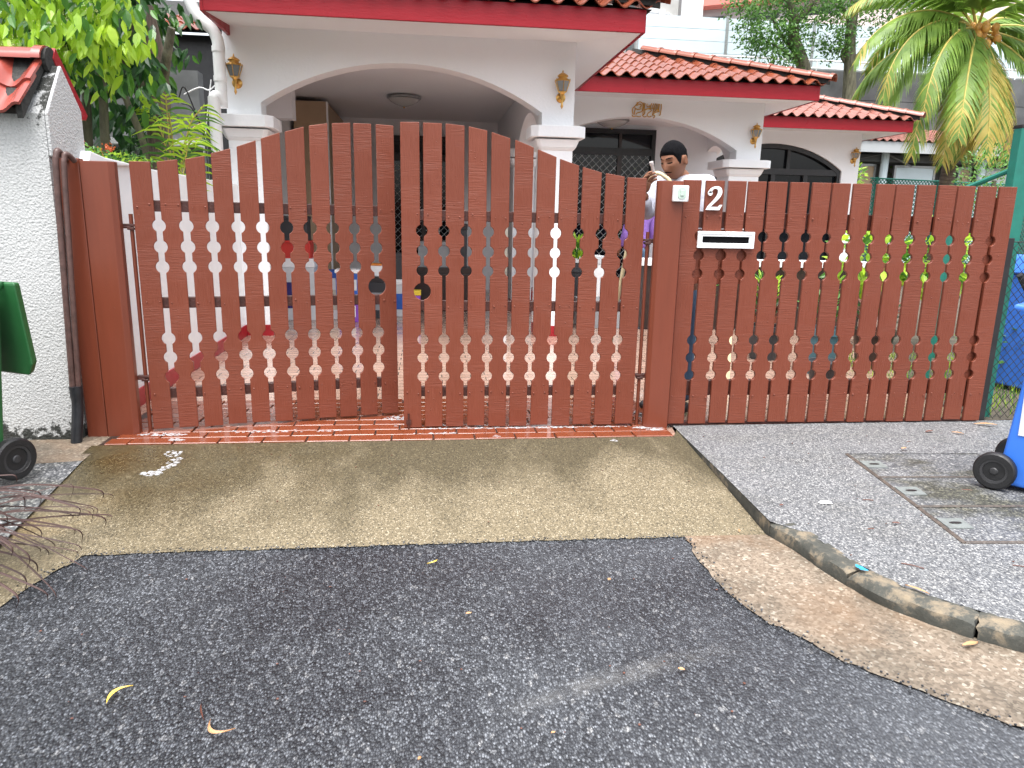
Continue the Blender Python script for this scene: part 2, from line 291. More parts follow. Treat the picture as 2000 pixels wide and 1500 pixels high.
# ------------------------------------------------------------------ mesh builder and object helpers
class B:
    def __init__(s): s.v = []; s.f = []; s.mi = []; s.cur = 0
    def add(s, vs, fs):
        o = len(s.v); s.v += [tuple(v) for v in vs]
        for f in fs: s.f.append(tuple(o + i for i in f)); s.mi.append(s.cur)
        return s
    def box(s, x0, x1, y0, y1, z0, z1):
        return s.add([(x0, y0, z0), (x1, y0, z0), (x1, y1, z0), (x0, y1, z0), (x0, y0, z1), (x1, y0, z1), (x1, y1, z1), (x0, y1, z1)],
                     [(0, 3, 2, 1), (4, 5, 6, 7), (0, 1, 5, 4), (1, 2, 6, 5), (2, 3, 7, 6), (3, 0, 4, 7)])
    def prism(s, poly, y0, y1, plane='xz'):
        n = len(poly)
        def P(a, b, d): return (a, d, b) if plane == 'xz' else ((a, b, d) if plane == 'xy' else (d, a, b))
        vs = [P(a, b, y0) for a, b in poly] + [P(a, b, y1) for a, b in poly]
        fs = [tuple(range(n)), tuple(range(2 * n - 1, n - 1, -1))] + [(i, n + i, n + (i + 1) % n, (i + 1) % n) for i in range(n)]
        return s.add(vs, fs)
    def tube(s, path, r, seg=10, caps=True):
        path = [Vector(p) for p in path]; n = len(path); rs = r if isinstance(r, (list, tuple)) else [r] * n
        vs = []; up = None
        for i, p in enumerate(path):
            d = (path[min(i + 1, n - 1)] - path[max(i - 1, 0)]).normalized()
            if up is None: up = d.orthogonal().normalized()
            a = (up - d * up.dot(d)); a = a.normalized() if a.length > 1e-6 else d.orthogonal().normalized(); up = a; b = d.cross(a)
            for k in range(seg):
                t = 2 * pi * k / seg; vs.append(p + (a * cos(t) + b * sin(t)) * rs[i])
        fs = [(i * seg + k, i * seg + (k + 1) % seg, (i + 1) * seg + (k + 1) % seg, (i + 1) * seg + k) for i in range(n - 1) for k in range(seg)]
        if caps: fs += [tuple(range(seg - 1, -1, -1)), tuple((n - 1) * seg + k for k in range(seg))]
        return s.add(vs, fs)
    def lathe(s, prof, seg=20, c=(0, 0, 0), axis='z', squash=1.0):
        vs = []
        for r, h in prof:
            for k in range(seg):
                t = 2 * pi * k / seg; x, y = r * cos(t), r * sin(t) * squash
                vs.append({'z': (c[0] + x, c[1] + y, c[2] + h), 'y': (c[0] + x, c[1] + h, c[2] + y), 'x': (c[0] + h, c[1] + x, c[2] + y)}[axis])
        n = len(prof)
        fs = [(i * seg + k, i * seg + (k + 1) % seg, (i + 1) * seg + (k + 1) % seg, (i + 1) * seg + k) for i in range(n - 1) for k in range(seg)]
        fs += [tuple(range(seg - 1, -1, -1)), tuple((n - 1) * seg + k for k in range(seg))]
        return s.add(vs, fs)
    def ball(s, c, r, seg=10, rings=7, sc=(1, 1, 1)):
        prof = [(max(1e-4, r * sin(pi * i / rings)), -r * cos(pi * i / rings)) for i in range(rings + 1)]; o = len(s.v)
        s.lathe(prof, seg); 
        for i in range(o, len(s.v)): x, y, z = s.v[i]; s.v[i] = (c[0] + x * sc[0], c[1] + y * sc[1], c[2] + z * sc[2])
        return s
    def mesh(s, name, mats, smooth=False, bevel=0.0, bseg=2, recalc=True):
        me = bpy.data.meshes.new(name); me.from_pydata(s.v, [], s.f)
        for m in (mats if isinstance(mats, (list, tuple)) else [mats]): me.materials.append(M[m] if isinstance(m, str) else m)
        if any(s.mi): me.polygons.foreach_set('material_index', s.mi)
        if recalc or bevel:
            bm = bmesh.new(); bm.from_mesh(me)
            if recalc: bmesh.ops.recalc_face_normals(bm, faces=bm.faces)
            if bevel:
                es = [e for e in bm.edges if len(e.link_faces) == 2 and e.calc_face_angle(0) > .5]
                bmesh.ops.bevel(bm, geom=es, offset=bevel, segments=bseg, affect='EDGES', profile=.6, clamp_overlap=True)
            bm.to_mesh(me); bm.free()
        if smooth: sm(me)
        me.update(); return me
def sm(me, ang=38):
    me.polygons.foreach_set('use_smooth', [True] * len(me.polygons))
    try: me.set_sharp_from_angle(angle=radians(ang))
    except Exception: pass
def link(name, me, parent=None, loc=None, rot=None):
    o = bpy.data.objects.new(name, me); COL.objects.link(o)
    if parent: o.parent = parent
    if loc is not None: o.location = loc
    if rot is not None: o.rotation_euler = rot
    return o
def tag(o, label, cat, group=None):
    o['label'] = label; o['category'] = cat
    if group: o['group'] = group
    return o
def struct(name, me): o = link(name, me); o['kind'] = 'structure'; return o
def thing(name, label, cat, loc=(0, 0, 0), group=None, rot=0.0):
    o = bpy.data.objects.new(name, None); o.empty_display_size = .1; COL.objects.link(o); o.location = loc; o.rotation_euler = (0, 0, rot)
    return tag(o, label, cat, group)
def part(name, me, parent, world=True):
    """parts are modelled in world metres when world=True, in the thing's own frame otherwise"""
    o = link(name, me, parent)
    if world:
        r = parent
        while r.parent: r = r.parent
        if parent is r: o.matrix_parent_inverse = (Matrix.Translation(r.location) @ r.rotation_euler.to_matrix().to_4x4()).inverted()
    return o
def dup(root, loc=None, rot=None, label=None):
    r = root.copy(); COL.objects.link(r)
    if loc is not None: r.location = loc
    if rot is not None: r.rotation_euler = rot
    if label: r['label'] = label
    for ch in list(root.children):
        c = ch.copy(); COL.objects.link(c); c.parent = r
        for g in list(ch.children): d = g.copy(); COL.objects.link(d); d.parent = c
    return r
def smooth_path(pts, n=8):
    pts = [Vector(p) for p in pts]; out = []
    for i in range(len(pts) - 1):
        p0, p1, p2, p3 = pts[max(i - 1, 0)], pts[i], pts[i + 1], pts[min(i + 2, len(pts) - 1)]
        for k in range(n):
            t = k / n; out.append(.5 * ((2 * p1) + (p2 - p0) * t + (2 * p0 - 5 * p1 + 4 * p2 - p3) * t * t + (3 * p1 - p0 - 3 * p2 + p3) * t ** 3))
    out.append(pts[-1]); return out
def grid_sheet(outline, res, zf, name, mat):
    """flat sheet from a 2-D outline, z from zf(x, y)"""
    bm = bmesh.new(); vs = [bm.verts.new((x, y, 0)) for x, y in outline]; bm.faces.new(vs)
    bmesh.ops.triangulate(bm, faces=bm.faces[:])
    for v in bm.verts: v.co.z = zf(v.co.x, v.co.y)
    bmesh.ops.recalc_face_normals(bm, faces=bm.faces)
    for f in bm.faces:
        if f.normal.z < 0: f.normal_flip()
    me = bpy.data.meshes.new(name); bm.to_mesh(me); bm.free(); me.materials.append(M[mat]); return me
def jag(pts, step=.03, amp=.008):
    out = []
    for i in range(len(pts) - 1):
        a, b = Vector(pts[i]), Vector(pts[i + 1]); n = max(1, int((b - a).length / step)); nn = Vector((-(b - a).y, (b - a).x)).normalized()
        for k in range(n): out.append(tuple(a.lerp(b, k / n) + nn * random.uniform(-amp, amp)))
    out.append(tuple(pts[-1])); return out

# ================================================================== GROUND
g = B().add([(-160, -40, -.13), (220, -40, -.13), (220, 260, -.13), (-160, 260, -.13)], [(0, 1, 2, 3)]); struct('ground', g.mesh('ground', 'soil'))
g = B().add([(-40, -40, -.07), (60, -40, -.07), (60, -1.45, -.07), (-40, -1.45, -.07)], [(0, 1, 2, 3)]); struct('road', g.mesh('road', 'asphalt'))
def z_apron(x, y): return -.006 + (y + .25) / 1.29 * .059
AP = [(-1.90, -.25), (1.53, -.235), (1.588, -.12), (1.552, -.93), (1.515, -1.575)] + [(p[0], p[1]) for p in jag([(1.515, -1.565), (1.13, -1.552), (0, -1.546), (-1.386, -1.552)], .03, .006)[1:]] + [(-1.80, -1.58), (-1.84, -1.3), (-1.90, -.5)]
struct('driveway_apron', grid_sheet(AP, 0, z_apron, 'driveway_apron', 'apron'))
asph_r = [(1.135, -1.55), (1.118, -1.8), (1.128, -2.09), (1.175, -2.24), (1.33, -2.51), (1.66, -2.86), (2.3, -3.3), (3.6, -3.9), (9, -5.4)]
kerb_r = [(1.515, -1.56), (1.560, -1.72), (1.600, -1.98), (1.690, -2.24), (1.95, -2.515), (2.45, -2.83), (3.6, -3.35), (9, -4.7)]
gl = jag(asph_r, .035, .010) + kerb_r[::-1]
struct('gutter', grid_sheet(gl, 0, lambda x, y: -.064, 'gutter', 'gutter'))
asph_l = [(-1.386, -1.55), (-1.446, -1.737), (-1.492, -1.957), (-1.62, -2.5), (-2.3, -3.5), (-6, -5)]
gl = jag(asph_l, .035, .010) + [(-6, -4.2), (-2.7, -2.9), (-2.0, -2.2), (-1.80, -1.8), (-1.73, -1.55)]
struct('gutter.001', grid_sheet(gl, 0, lambda x, y: -.0645, 'gutter', 'apron'))
def offs(path, d):
    out = []
    for i, (x, y) in enumerate(path):
        a, b = Vector(path[max(i - 1, 0)]), Vector(path[min(i + 1, len(path) - 1)]); t = (b - a).normalized(); out.append((x - t.y * d, y + t.x * d))
    return out
PV = [(1.597, -.06), (1.560, -.93), (1.526, -1.56)] + offs(kerb_r, .080)[1:] + [(14, -4.0), (14, -.01), (3.9, .02), (1.597, -.02)]
struct('pavement', grid_sheet(PV, 0, lambda x, y: .0, 'pavement', 'pavement'))
e = B(); 
for a, b in (((1.592, -.11), (1.556, -.93)), ((1.556, -.93), (1.520, -1.575))): e.add([(*a, .001), (*b, .001), (*b, -.08), (*a, -.08)], [(0, 1, 2, 3)])
o = struct('pavement_edge', e.mesh('pavement_edge', 'kerb', recalc=False))
struct('pavement.001', grid_sheet([(-1.842, -.5), (-1.752, -1.4), (-1.74, -1.8), (-2.0, -2.15), (-6, -4), (-6, -.62), (-2.2, -.56)], 0, lambda x, y: max(-.05, z_apron(x, y)) + .006, 'pavement_left', 'pebble_left'))
struct('verge', grid_sheet([(-1.84, -.5), (-2.2, -.56), (-6, -.62), (-6, 0), (-1.86, 0), (-1.86, -.25)], 0, lambda x, y: -.012, 'verge', 'gutter'))
struct('driveway', grid_sheet([(-2.02, -.245), (1.56, -.235), (1.6, -.0), (12, .0), (12, 12.5), (-2.02, 12.5)], 0, lambda x, y: -.016, 'driveway', 'drive'))
thr = struct('threshold_paving', grid_sheet([(-1.87, -.251), (1.54, -.236), (1.54, .765), (-1.87, .765)], 0, lambda x, y: -.009, 'threshold_paving', 'grout'))
tb = B().box(-.1205, .1205, -.0535, .0535, -.02, 0); tme = tb.mesh('tile', 'tile', bevel=.0035, bseg=1)
hb = B().box(-.060, .060, -.0535, .0535, -.02, 0); hme = hb.mesh('half_tile', 'tile', bevel=.0035, bseg=1)
for r in range(9):
    y = -.192 + r * .1125; x = -1.84 + (0 if r % 2 else -.125) + .02 * (r % 3)
    while x < 1.50:
        me = tme
        cx = x + .125
        if cx - .12 < -1.86: me = hme; cx = x + .188
        if cx + .12 > 1.535: me = hme; cx = min(x + .063, 1.475)
        t = link('tile', me, thr, (cx, y + (cx + 1.8) * .0035, .001 + random.uniform(-.0012, .0012)), (random.uniform(-.006, .006), random.uniform(-.004, .004), .004 + random.uniform(-.004, .004)))
        x += .25
# kerb stones along the bend
kb = bpy.data.objects.new('kerb', None); COL.objects.link(kb); kb['kind'] = 'structure'
kp = smooth_path([(x, y, 0) for x, y in kerb_r], 14); acc = [0]
for i in range(1, len(kp)): acc.append(acc[-1] + (kp[i] - kp[i - 1]).length)
prof = [(0, -.10), (.002, -.030), (.008, -.012), (.024, -.001), (.058, .002), (.094, .002), (.100, -.002), (.102, -.10)]
cuts = [0, .49, .95, 1.42, 1.9, 2.5, 3.1, 3.7, 4.4, 5.1, 6.0, 7.0, 8.0]
def at_len(s):
    for i in range(1, len(kp)):
        if acc[i] >= s: t = (s - acc[i - 1]) / (acc[i] - acc[i - 1]); return kp[i - 1].lerp(kp[i], t), (kp[i] - kp[i - 1]).normalized()
    return kp[-1], (kp[-1] - kp[-2]).normalized()
for a, b_ in zip(cuts[:-1], cuts[1:]):
    k = B(); n = 16; vs = []; ta = a + .004; tb_ = b_ - .004
    for i in range(n + 1):
        p, d = at_len(ta + (tb_ - ta) * i / n); nn = Vector((-d.y, d.x, 0)); sh = .75 if i in (0, n) else 1.0
        for u, h in prof: vs.append(p + nn * (u * 1.0) + Vector((random.uniform(-.005, .005), random.uniform(-.005, .005), h * 1.0 + random.uniform(-.005, .002) - (.006 if i in (0, n) else 0))))
    q = len(prof)
    k.add(vs, [(i * q + j, i * q + j + 1, (i + 1) * q + j + 1, (i + 1) * q + j) for i in range(n) for j in range(q - 1)] + [tuple(range(q)), tuple(n * q + j for j in range(q - 1, -1, -1))])
    kme = k.mesh('kerb_stone', 'kerb'); sm(kme, 24); link('kerb_stone', kme, kb)
pm = simple('blue_spray_paint', (.03, .24, .42), .6, .3, 60)
p, d = at_len(.50); pb = B(); ring = []
for i in range(16): t = 2 * pi * i / 16; r = random.uniform(.7, 1.1); ring.append((p.x - d.y * .055 + (d.x * cos(t) * .030 - d.y * sin(t) * .016) * r, p.y + d.x * .055 + (d.y * cos(t) * .030 + d.x * sin(t) * .016) * r, .0085))
pb.add(ring, [tuple(range(16))]); link('paint_mark', pb.mesh('paint_mark', [pm]), kb)

# drain covers let into the pavement
def drain_cover(i, c0, c1, c2, c3, label):
    t = thing('drain_cover', label, 'drain cover', (c0[0], c0[1], 0), 'drain covers in the pavement')
    q = [Vector((*c, 0)) for c in (c0, c1, c2, c3)]; cen = sum(q, Vector()) / 4
    ins = [p.lerp(cen, .02) for p in q]
    s = B().add([(p.x, p.y, .005) for p in ins] + [(p.x, p.y, -.03) for p in ins], [(0, 1, 2, 3), (0, 4, 5, 1), (1, 5, 6, 2), (2, 6, 7, 3), (3, 7, 4, 0)]); part('slab', s.mesh('slab', 'cover'), t)
    for k in range(4):
        a, b = q[k], q[(k + 1) % 4]; wd = .012 if k != 0 else .016
        inn = (cen - (a + b) / 2).normalized() * wd
        f = B().add([(*a.xy, .003), (*b.xy, .003), (*(b + inn).xy, .0075), (*(a + inn).xy, .0075), (*a.xy, -.03), (*b.xy, -.03)], [(0, 1, 2, 3), (0, 4, 5, 1)])
        part('frame_bar', f.mesh('frame_bar', 'darkmetal'), t)
    m = q[0].lerp(q[1], .5); dr = (q[2] - q[1]).normalized(); al = (q[1] - q[0]).normalized()
    hp = [m + dr * .02 - al * .055, m + dr * .02 + al * .055, m + dr * .135 + al * .055, m + dr * .135 - al * .055]
    h = B().add([(p.x, p.y, .009) for p in hp] + [(p.x, p.y, 0) for p in hp], [(0, 1, 2, 3), (0, 4, 5, 1), (1, 5, 6, 2), (2, 6, 7, 3), (3, 7, 4, 0)]); hpo = part('handle_plate', h.mesh('handle_plate', 'platemetal'), t)
    cc = m + dr * .08; sl_ = B(); sl_.add([(cc.x + (dr.x * cos(a) * .03 + al.x * sin(a) * .012), cc.y + (dr.y * cos(a) * .03 + al.y * sin(a) * .012), .011) for a in [2 * pi * j / 12 for j in range(12)]], [tuple(range(12))]); part('finger_hole', sl_.mesh('finger_hole', 'black'), hpo)
M['platemetal'] = simple('dull_galvanised_plate', (.15, .165, .16), .6, .2, 30); M['darkmetal'] = simple('rusty_dark_steel', (.07, .055, .045), .6, .5, 40)
L = [(2.422, -.652), (2.366, -1.055), (2.307, -1.455), (2.245, -1.845)]; Rr = [(3.23, -.69), (3.19, -1.10), (3.14, -1.505), (3.10, -1.905)]
for i, lb in enumerate(('far pebble drain cover nearest the brown fence', 'middle pebble drain cover level with the blue bin wheel', 'near pebble drain cover closest to the kerb')):
    drain_cover(i, L[i], L[i + 1], Rr[i + 1], Rr[i], lb)

M['asphalt_stone'] = simple('dark_grit', (.02, .021, .024), .8, .3, 40); M['asphalt_stone2'] = simple('grey_grit', (.09, .092, .097), .8, .3, 40)
# ================================================================== GATES AND FENCE
CIRC = [1.222, 1.103, .987, .567, .453, .335]
def board(xl, xr, zl, zr, zb, cl, cr, R, t, extra_l=None, extra_r=None, cap=True):
    """outline of one slat in its own plane; cl / cr: x of the slot centres left and right of it (None: no holes)"""
    out = [(xl, zb), (xr, zb)]
    def bites(xe, xc, zs, up):
        lst = []
        for zc, rr in sorted(zs, reverse=not up):
            dx = abs(xc - xe)
            if dx >= rr: continue
            h = sqrt(rr * rr - dx * dx); a0 = math.atan2(h, dx); sgn = 1 if xe > xc else -1; seg = []
            for i in range(13):
                a = -a0 + 2 * a0 * i / 12; seg.append((xc + sgn * rr * cos(a), zc + rr * sin(a)))
            lst += seg if up else seg[::-1]
        return lst
    zs = [(z, R * random.uniform(.96, 1.05)) for z in CIRC]
    if cr is not None: out += bites(xr, cr, zs + (extra_r or []), True)
    out += [(xr, zr)]
    if abs(zl - zr) > .0005:
        out += []
    out += [(xl, zl)]
    if cl is not None: out += bites(xl, cl, zs + (extra_l or []), False)
    b = B().prism(out, -t / 2, t / 2); return b
def slats(root, edges, R, t, zb, hole_after=None, local=True):
    n = len(edges)
    for i, (xl, zl, xr, zr) in enumerate(edges):
        cl = (edges[i - 1][2] + xl) / 2 if i else None; cr = (xr + edges[i + 1][0]) / 2 if i < n - 1 else None
        el = er = None
        if hole_after is not None:
            if i == hole_after: er = [(.862, R * 1.5)]
            if i == hole_after + 1: el = [(.862, R * 1.5)]
        ox = (xl + xr) / 2
        b = board(xl - ox, xr - ox, zl, zr, zb + random.uniform(-.004, .006), None if cl is None else cl - ox, None if cr is None else cr - ox, R, t, el, er)
        o = link('slat', b.mesh('slat', 'board', bevel=.0022, bseg=1), root, (ox, random.uniform(-.002, .002), 0), (random.uniform(-.006, .006), random.uniform(-.003, .003), random.uniform(-.012, .012)))
def bolts(root, edges, zs, t):
    b = B()
    for xl, zl, xr, zr in edges:
        for z in zs:
            for x in (xl + .018, xr - .02):
                if random.random() < .85: b.ball((x + random.uniform(-.008, .008), -t / 2 - .001, z + random.uniform(-.012, .012)), random.uniform(.0035, .0065), 8, 6, (1, .6, 1))
    o = link('bolt_head', b.mesh('bolt_head', 'post', smooth=True), root); o['kind'] = 'stuff'
LE = [(0.0, 1.573, .114, 1.574), (.143, 1.576, .257, 1.593), (.287, 1.597, .398, 1.62), (.425, 1.633, .537, 1.666), (.564, 1.677, .677, 1.718), (.702, 1.729, .815, 1.769), (.838, 1.775, .953, 1.81), (.974, 1.816, 1.088, 1.836), (1.107, 1.838, 1.221, 1.847), (1.242, 1.848, 1.356, 1.85), (1.379, 1.849, 1.493, 1.847)]
RE = [(-.147, 1.831, -.037, 1.834), (-.015, 1.834, .094, 1.833), (.116, 1.832, .226, 1.823), (.25, 1.822, .359, 1.802), (.385, 1.795, .496, 1.762), (.518, 1.755, .629, 1.715), (.655, 1.706, .767, 1.666), (.793, 1.656, .908, 1.62), (.931, 1.613, 1.047, 1.584), (1.071, 1.581, 1.186, 1.564), (1.208, 1.56, 1.326, 1.558)]
FX = [(1.561, 1.674), (1.70, 1.821), (1.843, 1.96), (1.976, 2.095), (2.112, 2.234), (2.251, 2.373), (2.391, 2.514), (2.532, 2.653), (2.671, 2.794), (2.813, 2.936), (2.955, 3.081), (3.10, 3.223), (3.242, 3.363), (3.382, 3.503), (3.522, 3.646), (3.665, 3.786)]
FX = [(a + .0015, b - .0015) for a, b in FX]
FE = [(a, 1.555 + i * .0008, b, 1.556 + i * .0008) for i, (a, b) in enumerate(FX)]
gl_ = thing('gate_leaf', 'left gate leaf of brown slats, pushed slightly open inward', 'gate', (-1.65, 0, 0), 'double gate leaves', math.atan2(.32, 1.46))
LE = [(a + .003, b, c - .003, d) for a, b, c, d in LE]; slats(gl_, LE, .037, .020, .016, 9)
for z in (1.333, .777, .230): link('rail', B().box(.0, 1.49, .013, .048, z - .032, z + .032).mesh('rail', 'rail', bevel=.003, bseg=1), gl_)
bolts(gl_, LE, (1.333, .777, .230), .02)
gr_ = thing('gate_leaf', 'right gate leaf of brown slats, closed against the bell post', 'gate', (-.147, 0, 0), 'double gate leaves')
slats(gr_, [(a + .147, b, c + .147, d) for a, b, c, d in RE], .034, .020, .010, 0)
for z in (1.313, .775, .235): link('rail', B().box(.0, 1.47, .013, .048, z - .031, z + .031).mesh('rail', 'rail', bevel=.003, bseg=1), gr_)
bolts(gr_, [(a + .147, b, c + .147, d) for a, b, c, d in RE], (1.313, .775, .235), .02)
link('drop_bolt', B().tube([(.03, -.014, -.03), (.03, -.014, .10)], .006, 8).box(.015, .045, -.017, -.010, .03, .06).mesh('drop_bolt', 'rail'), gr_)
fp = thing('fence_panel', 'brown slatted fence panel with letter slot beside the gate', 'fence', (1.561, 0, 0))
slats(fp, [(a - 1.561, b, c - 1.561, d) for a, b, c, d in FE], .0335, .022, .012)
for z in (1.322, .245): link('rail', B().box(.0, 2.225, .020, .062, z - .05, z + .05).mesh('rail', 'rail', bevel=.003, bseg=1), fp)
link('kick_board', B().box(-.02, 2.23, .012, .05, -.005, .018).mesh('kick_board', 'rail'), fp)
bolts(fp, [(a - 1.561, b, c - 1.561, d) for a, b, c, d in FE], (1.345, .20), .034)
# backing strip behind the last slot and the letter slot
link('backing_strip', B().box(2.04, 2.15, .021, .034, .1, 1.5).mesh('backing_strip', 'board'), fp)

def gate_post(name, label, x0, x1, y0, y1, h, ch=.018):
    t = thing(name, label, 'post', ((x0 + x1) / 2, (y0 + y1) / 2, 0)); return t
lp = gate_post('gate_post', 'thick brown gate post beside the rough white wall', -2.0, -1.715, -.06, .2, 1.57)
part('face_board', B().box(-2.005, -1.893, -.052, .01, -.03, 1.578).mesh('face_board', 'post', bevel=.006), lp)
part('box_column', B().prism([(-1.888, -.058), (-1.742, -.058), (-1.716, -.035), (-1.716, .012), (-1.888, .012)], -.02, 1.566, 'xy').mesh('box_column', 'post', bevel=.004), lp)
rp = gate_post('gate_post', 'brown gate post carrying the white doorbell', 1.39, 1.56, -.06, .14, 1.55)
part('box_column', B().prism([(1.392, .0), (1.392, -.035), (1.412, -.060), (1.545, -.060), (1.548, .0)], -.01, 1.545, 'xy').mesh('box_column', 'post', bevel=.004), rp)
def hinge(root, x, ys, zt, z1, z2, s, world):
    f = B().tube([(x, ys, .0), (x, ys, zt)], .0115, 10); part('hinge_rod', f.mesh('hinge_rod', 'post', smooth=True), root)
    for z in (z1, z2):
        k = B().box(x - .045, x + .05, ys - .018, ys + .018, z - .008, z + .008).box(x - .02, x + .02, ys - .02, ys + .02, z - .026, z - .012).tube([(x - s * .085, ys - .012, z - .012), (x, ys - .012, z - .010)], .008, 8)
        part('hinge_bracket', k.mesh('hinge_bracket', 'rail', bevel=.002, bseg=1), root)
hinge(lp, -1.678, .030, 1.285, 1.222, .335, 1, True)
hinge(rp, 1.366, .030, 1.24, 1.19, .333, -1, True)
# brown conduits with a black sleeve at the foot
cp = thing('conduit_pair', 'two dark brown pipes running down between wall and post', 'pipe', (-2.0, -.13, 0))
part('conduit', B().tube(smooth_path([(-1.955, -.06, 1.565), (-1.960, -.11, 1.602), (-1.966, -.135, 1.585), (-1.978, -.14, 1.4), (-2.020, -.135, .30)], 6), .0165, 12).mesh('conduit', 'conduit', smooth=True), cp)
part('conduit', B().tube(smooth_path([(-1.905, -.07, 1.560), (-1.918, -.115, 1.590), (-1.930, -.130, 1.570), (-1.940, -.135, 1.4), (-1.990, -.13, .30)], 6), .0145, 12).mesh('conduit', 'conduit', smooth=True), cp)
part('sleeve', B().tube(smooth_path([(-2.006, -.132, .315), (-2.006, -.132, .20), (-2.02, -.16, .0), (-2.025, -.165, -.02)], 5), [.034] * 4 + [.030] * 12, 14).mesh('sleeve', 'black_pipe', smooth=True), cp)
# loose grit along the edge of the asphalt
gt = B()
for path, w_ in ((asph_r, .02), (asph_l, .02), ([(1.13, -1.55), (0, -1.546), (-1.386, -1.55)], .018)):
    for i in range(len(path) - 1):
        a, b_ = Vector(path[i]), Vector(path[i + 1])
        if a.x > 2.5 or a.y < -3.4: continue
        for _ in range(int((b_ - a).length * 190)):
            p = a.lerp(b_, random.random()) + Vector((random.gauss(0, w_), random.gauss(0, w_))); gt.cur = random.randrange(2)
            z = -.061 if p.y < -1.555 else z_apron(p.x, p.y) + .001
            gt.ball((p.x, p.y, z), random.uniform(.0015, .0052), 5, 3, (1, 1, .6))
gto = link('road_grit', gt.mesh('road_grit', ['asphalt_stone', 'asphalt_stone2'])); gto['kind'] = 'stuff'; tag(gto, 'loose dark grit along the ragged edge of the asphalt', 'grit')
# house number
def stroke2():
    """a serif figure two: centre line and half widths"""
    pts = [(.020, .098, .012), (.024, .112, .0075), (.036, .126, .006), (.056, .132, .007), (.076, .126, .011), (.084, .108, .0125), (.080, .088, .0115), (.066, .066, .009), (.046, .044, .0075), (.028, .026, .0065), (.014, .012, .006)]
    P_ = smooth_path([(a, b, c) for a, b, c in pts], 5); L_, R_ = [], []
    for i, p in enumerate(P_):
        d = (P_[min(i + 1, len(P_) - 1)] - P_[max(i - 1, 0)]); d.z = 0; d.normalize(); n = Vector((-d.y, d.x, 0)); L_.append((p.x + n.x * p.z, p.y + n.y * p.z)); R_.append((p.x - n.x * p.z, p.y - n.y * p.z))
    return L_ + R_[::-1]
nb = thing('house_number', 'white raised figure 2 on the fence slat above the letter slot', 'number', (1.70, -.02, 1.38))
sh = B()
sh.prism([(x + 1.704, z + 1.382) for x, z in stroke2()], -.031, -.0185)
sh.lathe([(.0135, 0), (.0135, .0125)], 16, (1.704 + .0225, -.031, 1.382 + .0965), 'y')
sh.prism([(1.706, 1.380), (1.790, 1.380), (1.808, 1.412), (1.796, 1.412), (1.783, 1.399), (1.716, 1.399)], -.0312, -.0183)
part('figure', sh.mesh('figure', 'white'), nb)
# letter slot
lb = thing('letter_plate', 'white framed letter slot set across the fence slats', 'letter box', (1.85, -.02, 1.2))
X0, X1, Z0, Z1 = 1.668, 2.034, 1.150, 1.252
def frame(x0, x1, z0, z1, wd, y0, y1): return B().box(x0, x1, y0, y1, z0, z0 + wd).box(x0, x1, y0, y1, z1 - wd, z1).box(x0, x0 + wd, y0, y1, z0 + wd, z1 - wd).box(x1 - wd, x1, y0, y1, z0 + wd, z1 - wd)
part('outer_frame', frame(X0, X1, Z0, Z1, .018, -.034, -.016).mesh('outer_frame', 'white', bevel=.003), lb)
part('inner_frame', frame(X0 + .017, X1 - .017, Z0 + .017, Z1 - .017, .014, -.029, -.014).mesh('inner_frame', 'white', bevel=.002), lb)
part('flap', B().box(X0 + .03, X1 - .03, -.019, -.015, Z0 + .03, Z1 - .03).mesh('flap', 'flap'), lb)
part('letter_chute', B().box(1.64, 2.02, .021, .10, .925, 1.262).mesh('letter_chute', 'board'), lb)
# doorbell
db = thing('doorbell', 'white square doorbell box with oval cover on the gate post', 'doorbell', (1.52, -.06, 1.42))
part('housing', B().box(1.474, 1.566, -.098, -.061, 1.424, 1.518).mesh('housing', 'white', bevel=.006), db)
ov = [(1.522 + .027 * abs(cos(a)) ** .7 * (1 if cos(a) > 0 else -1), 1.472 + .034 * abs(sin(a)) ** .7 * (1 if sin(a) > 0 else -1)) for a in [2 * pi * i / 28 for i in range(28)]]
M['bellgreen'] = simple('pale_green_plastic', (.42, .52, .45), .25, .08, 30)
bc = part('cover', B().prism(ov, -.104, -.097).mesh('cover', 'bellgreen', bevel=.002), db)
part('push_button', B().box(1.511, 1.533, -.109, -.103, 1.457, 1.489).mesh('push_button', 'bellgreen', bevel=.002), db)
for sx, sz in ((1.482, 1.508), (1.559, 1.434)): part('screw', B().lathe([(.003, 0), (.002, .002)], 8, (sx, -.1, sz), 'y').mesh('screw', 'black'), db)
# soap suds left on the paving
fo = B()
def suds(cx, cy, rx, ry, n, z=.002, ang=0.0):
    for i in range(n):
        a = random.uniform(0, 2 * pi); r = sqrt(random.random()); x, y = rx * r * cos(a), ry * r * sin(a); x, y = x * cos(ang) - y * sin(ang), x * sin(ang) + y * cos(ang)
        zz = z if cy + y > -.25 else z_apron(0, cy + y) + .002
        s_ = random.uniform(.003, .014); fo.ball((cx + x, cy + y, zz), s_, 7, 4, (1, random.uniform(.5, 1), .15))
suds(-1.58, -.075, .14, .028, 90); suds(-1.46, -.18, .05, .02, 26); suds(-1.405, -.40, .045, .05, 34, .002, .6); suds(-1.37, -.56, .03, .10, 46, .002, -.2); suds(-1.42, -.69, .055, .03, 40)
suds(-.19, .24, .09, .05, 70); suds(-.10, .10, .05, .07, 60); suds(1.42, -.055, .10, .022, 70); suds(1.46, -.10, .07, .016, 34); suds(.65, -.02, .70, .018, 150); suds(.3, .05, .5, .03, 120); suds(-.9, -.03, .4, .03, 60); suds(1.43, .3, .05, .28, 60); suds(1.13, -.3, .02, .02, 8); suds(.05, -.12, .15, .012, 22); suds(.42, -.2, .02, .03, 8)
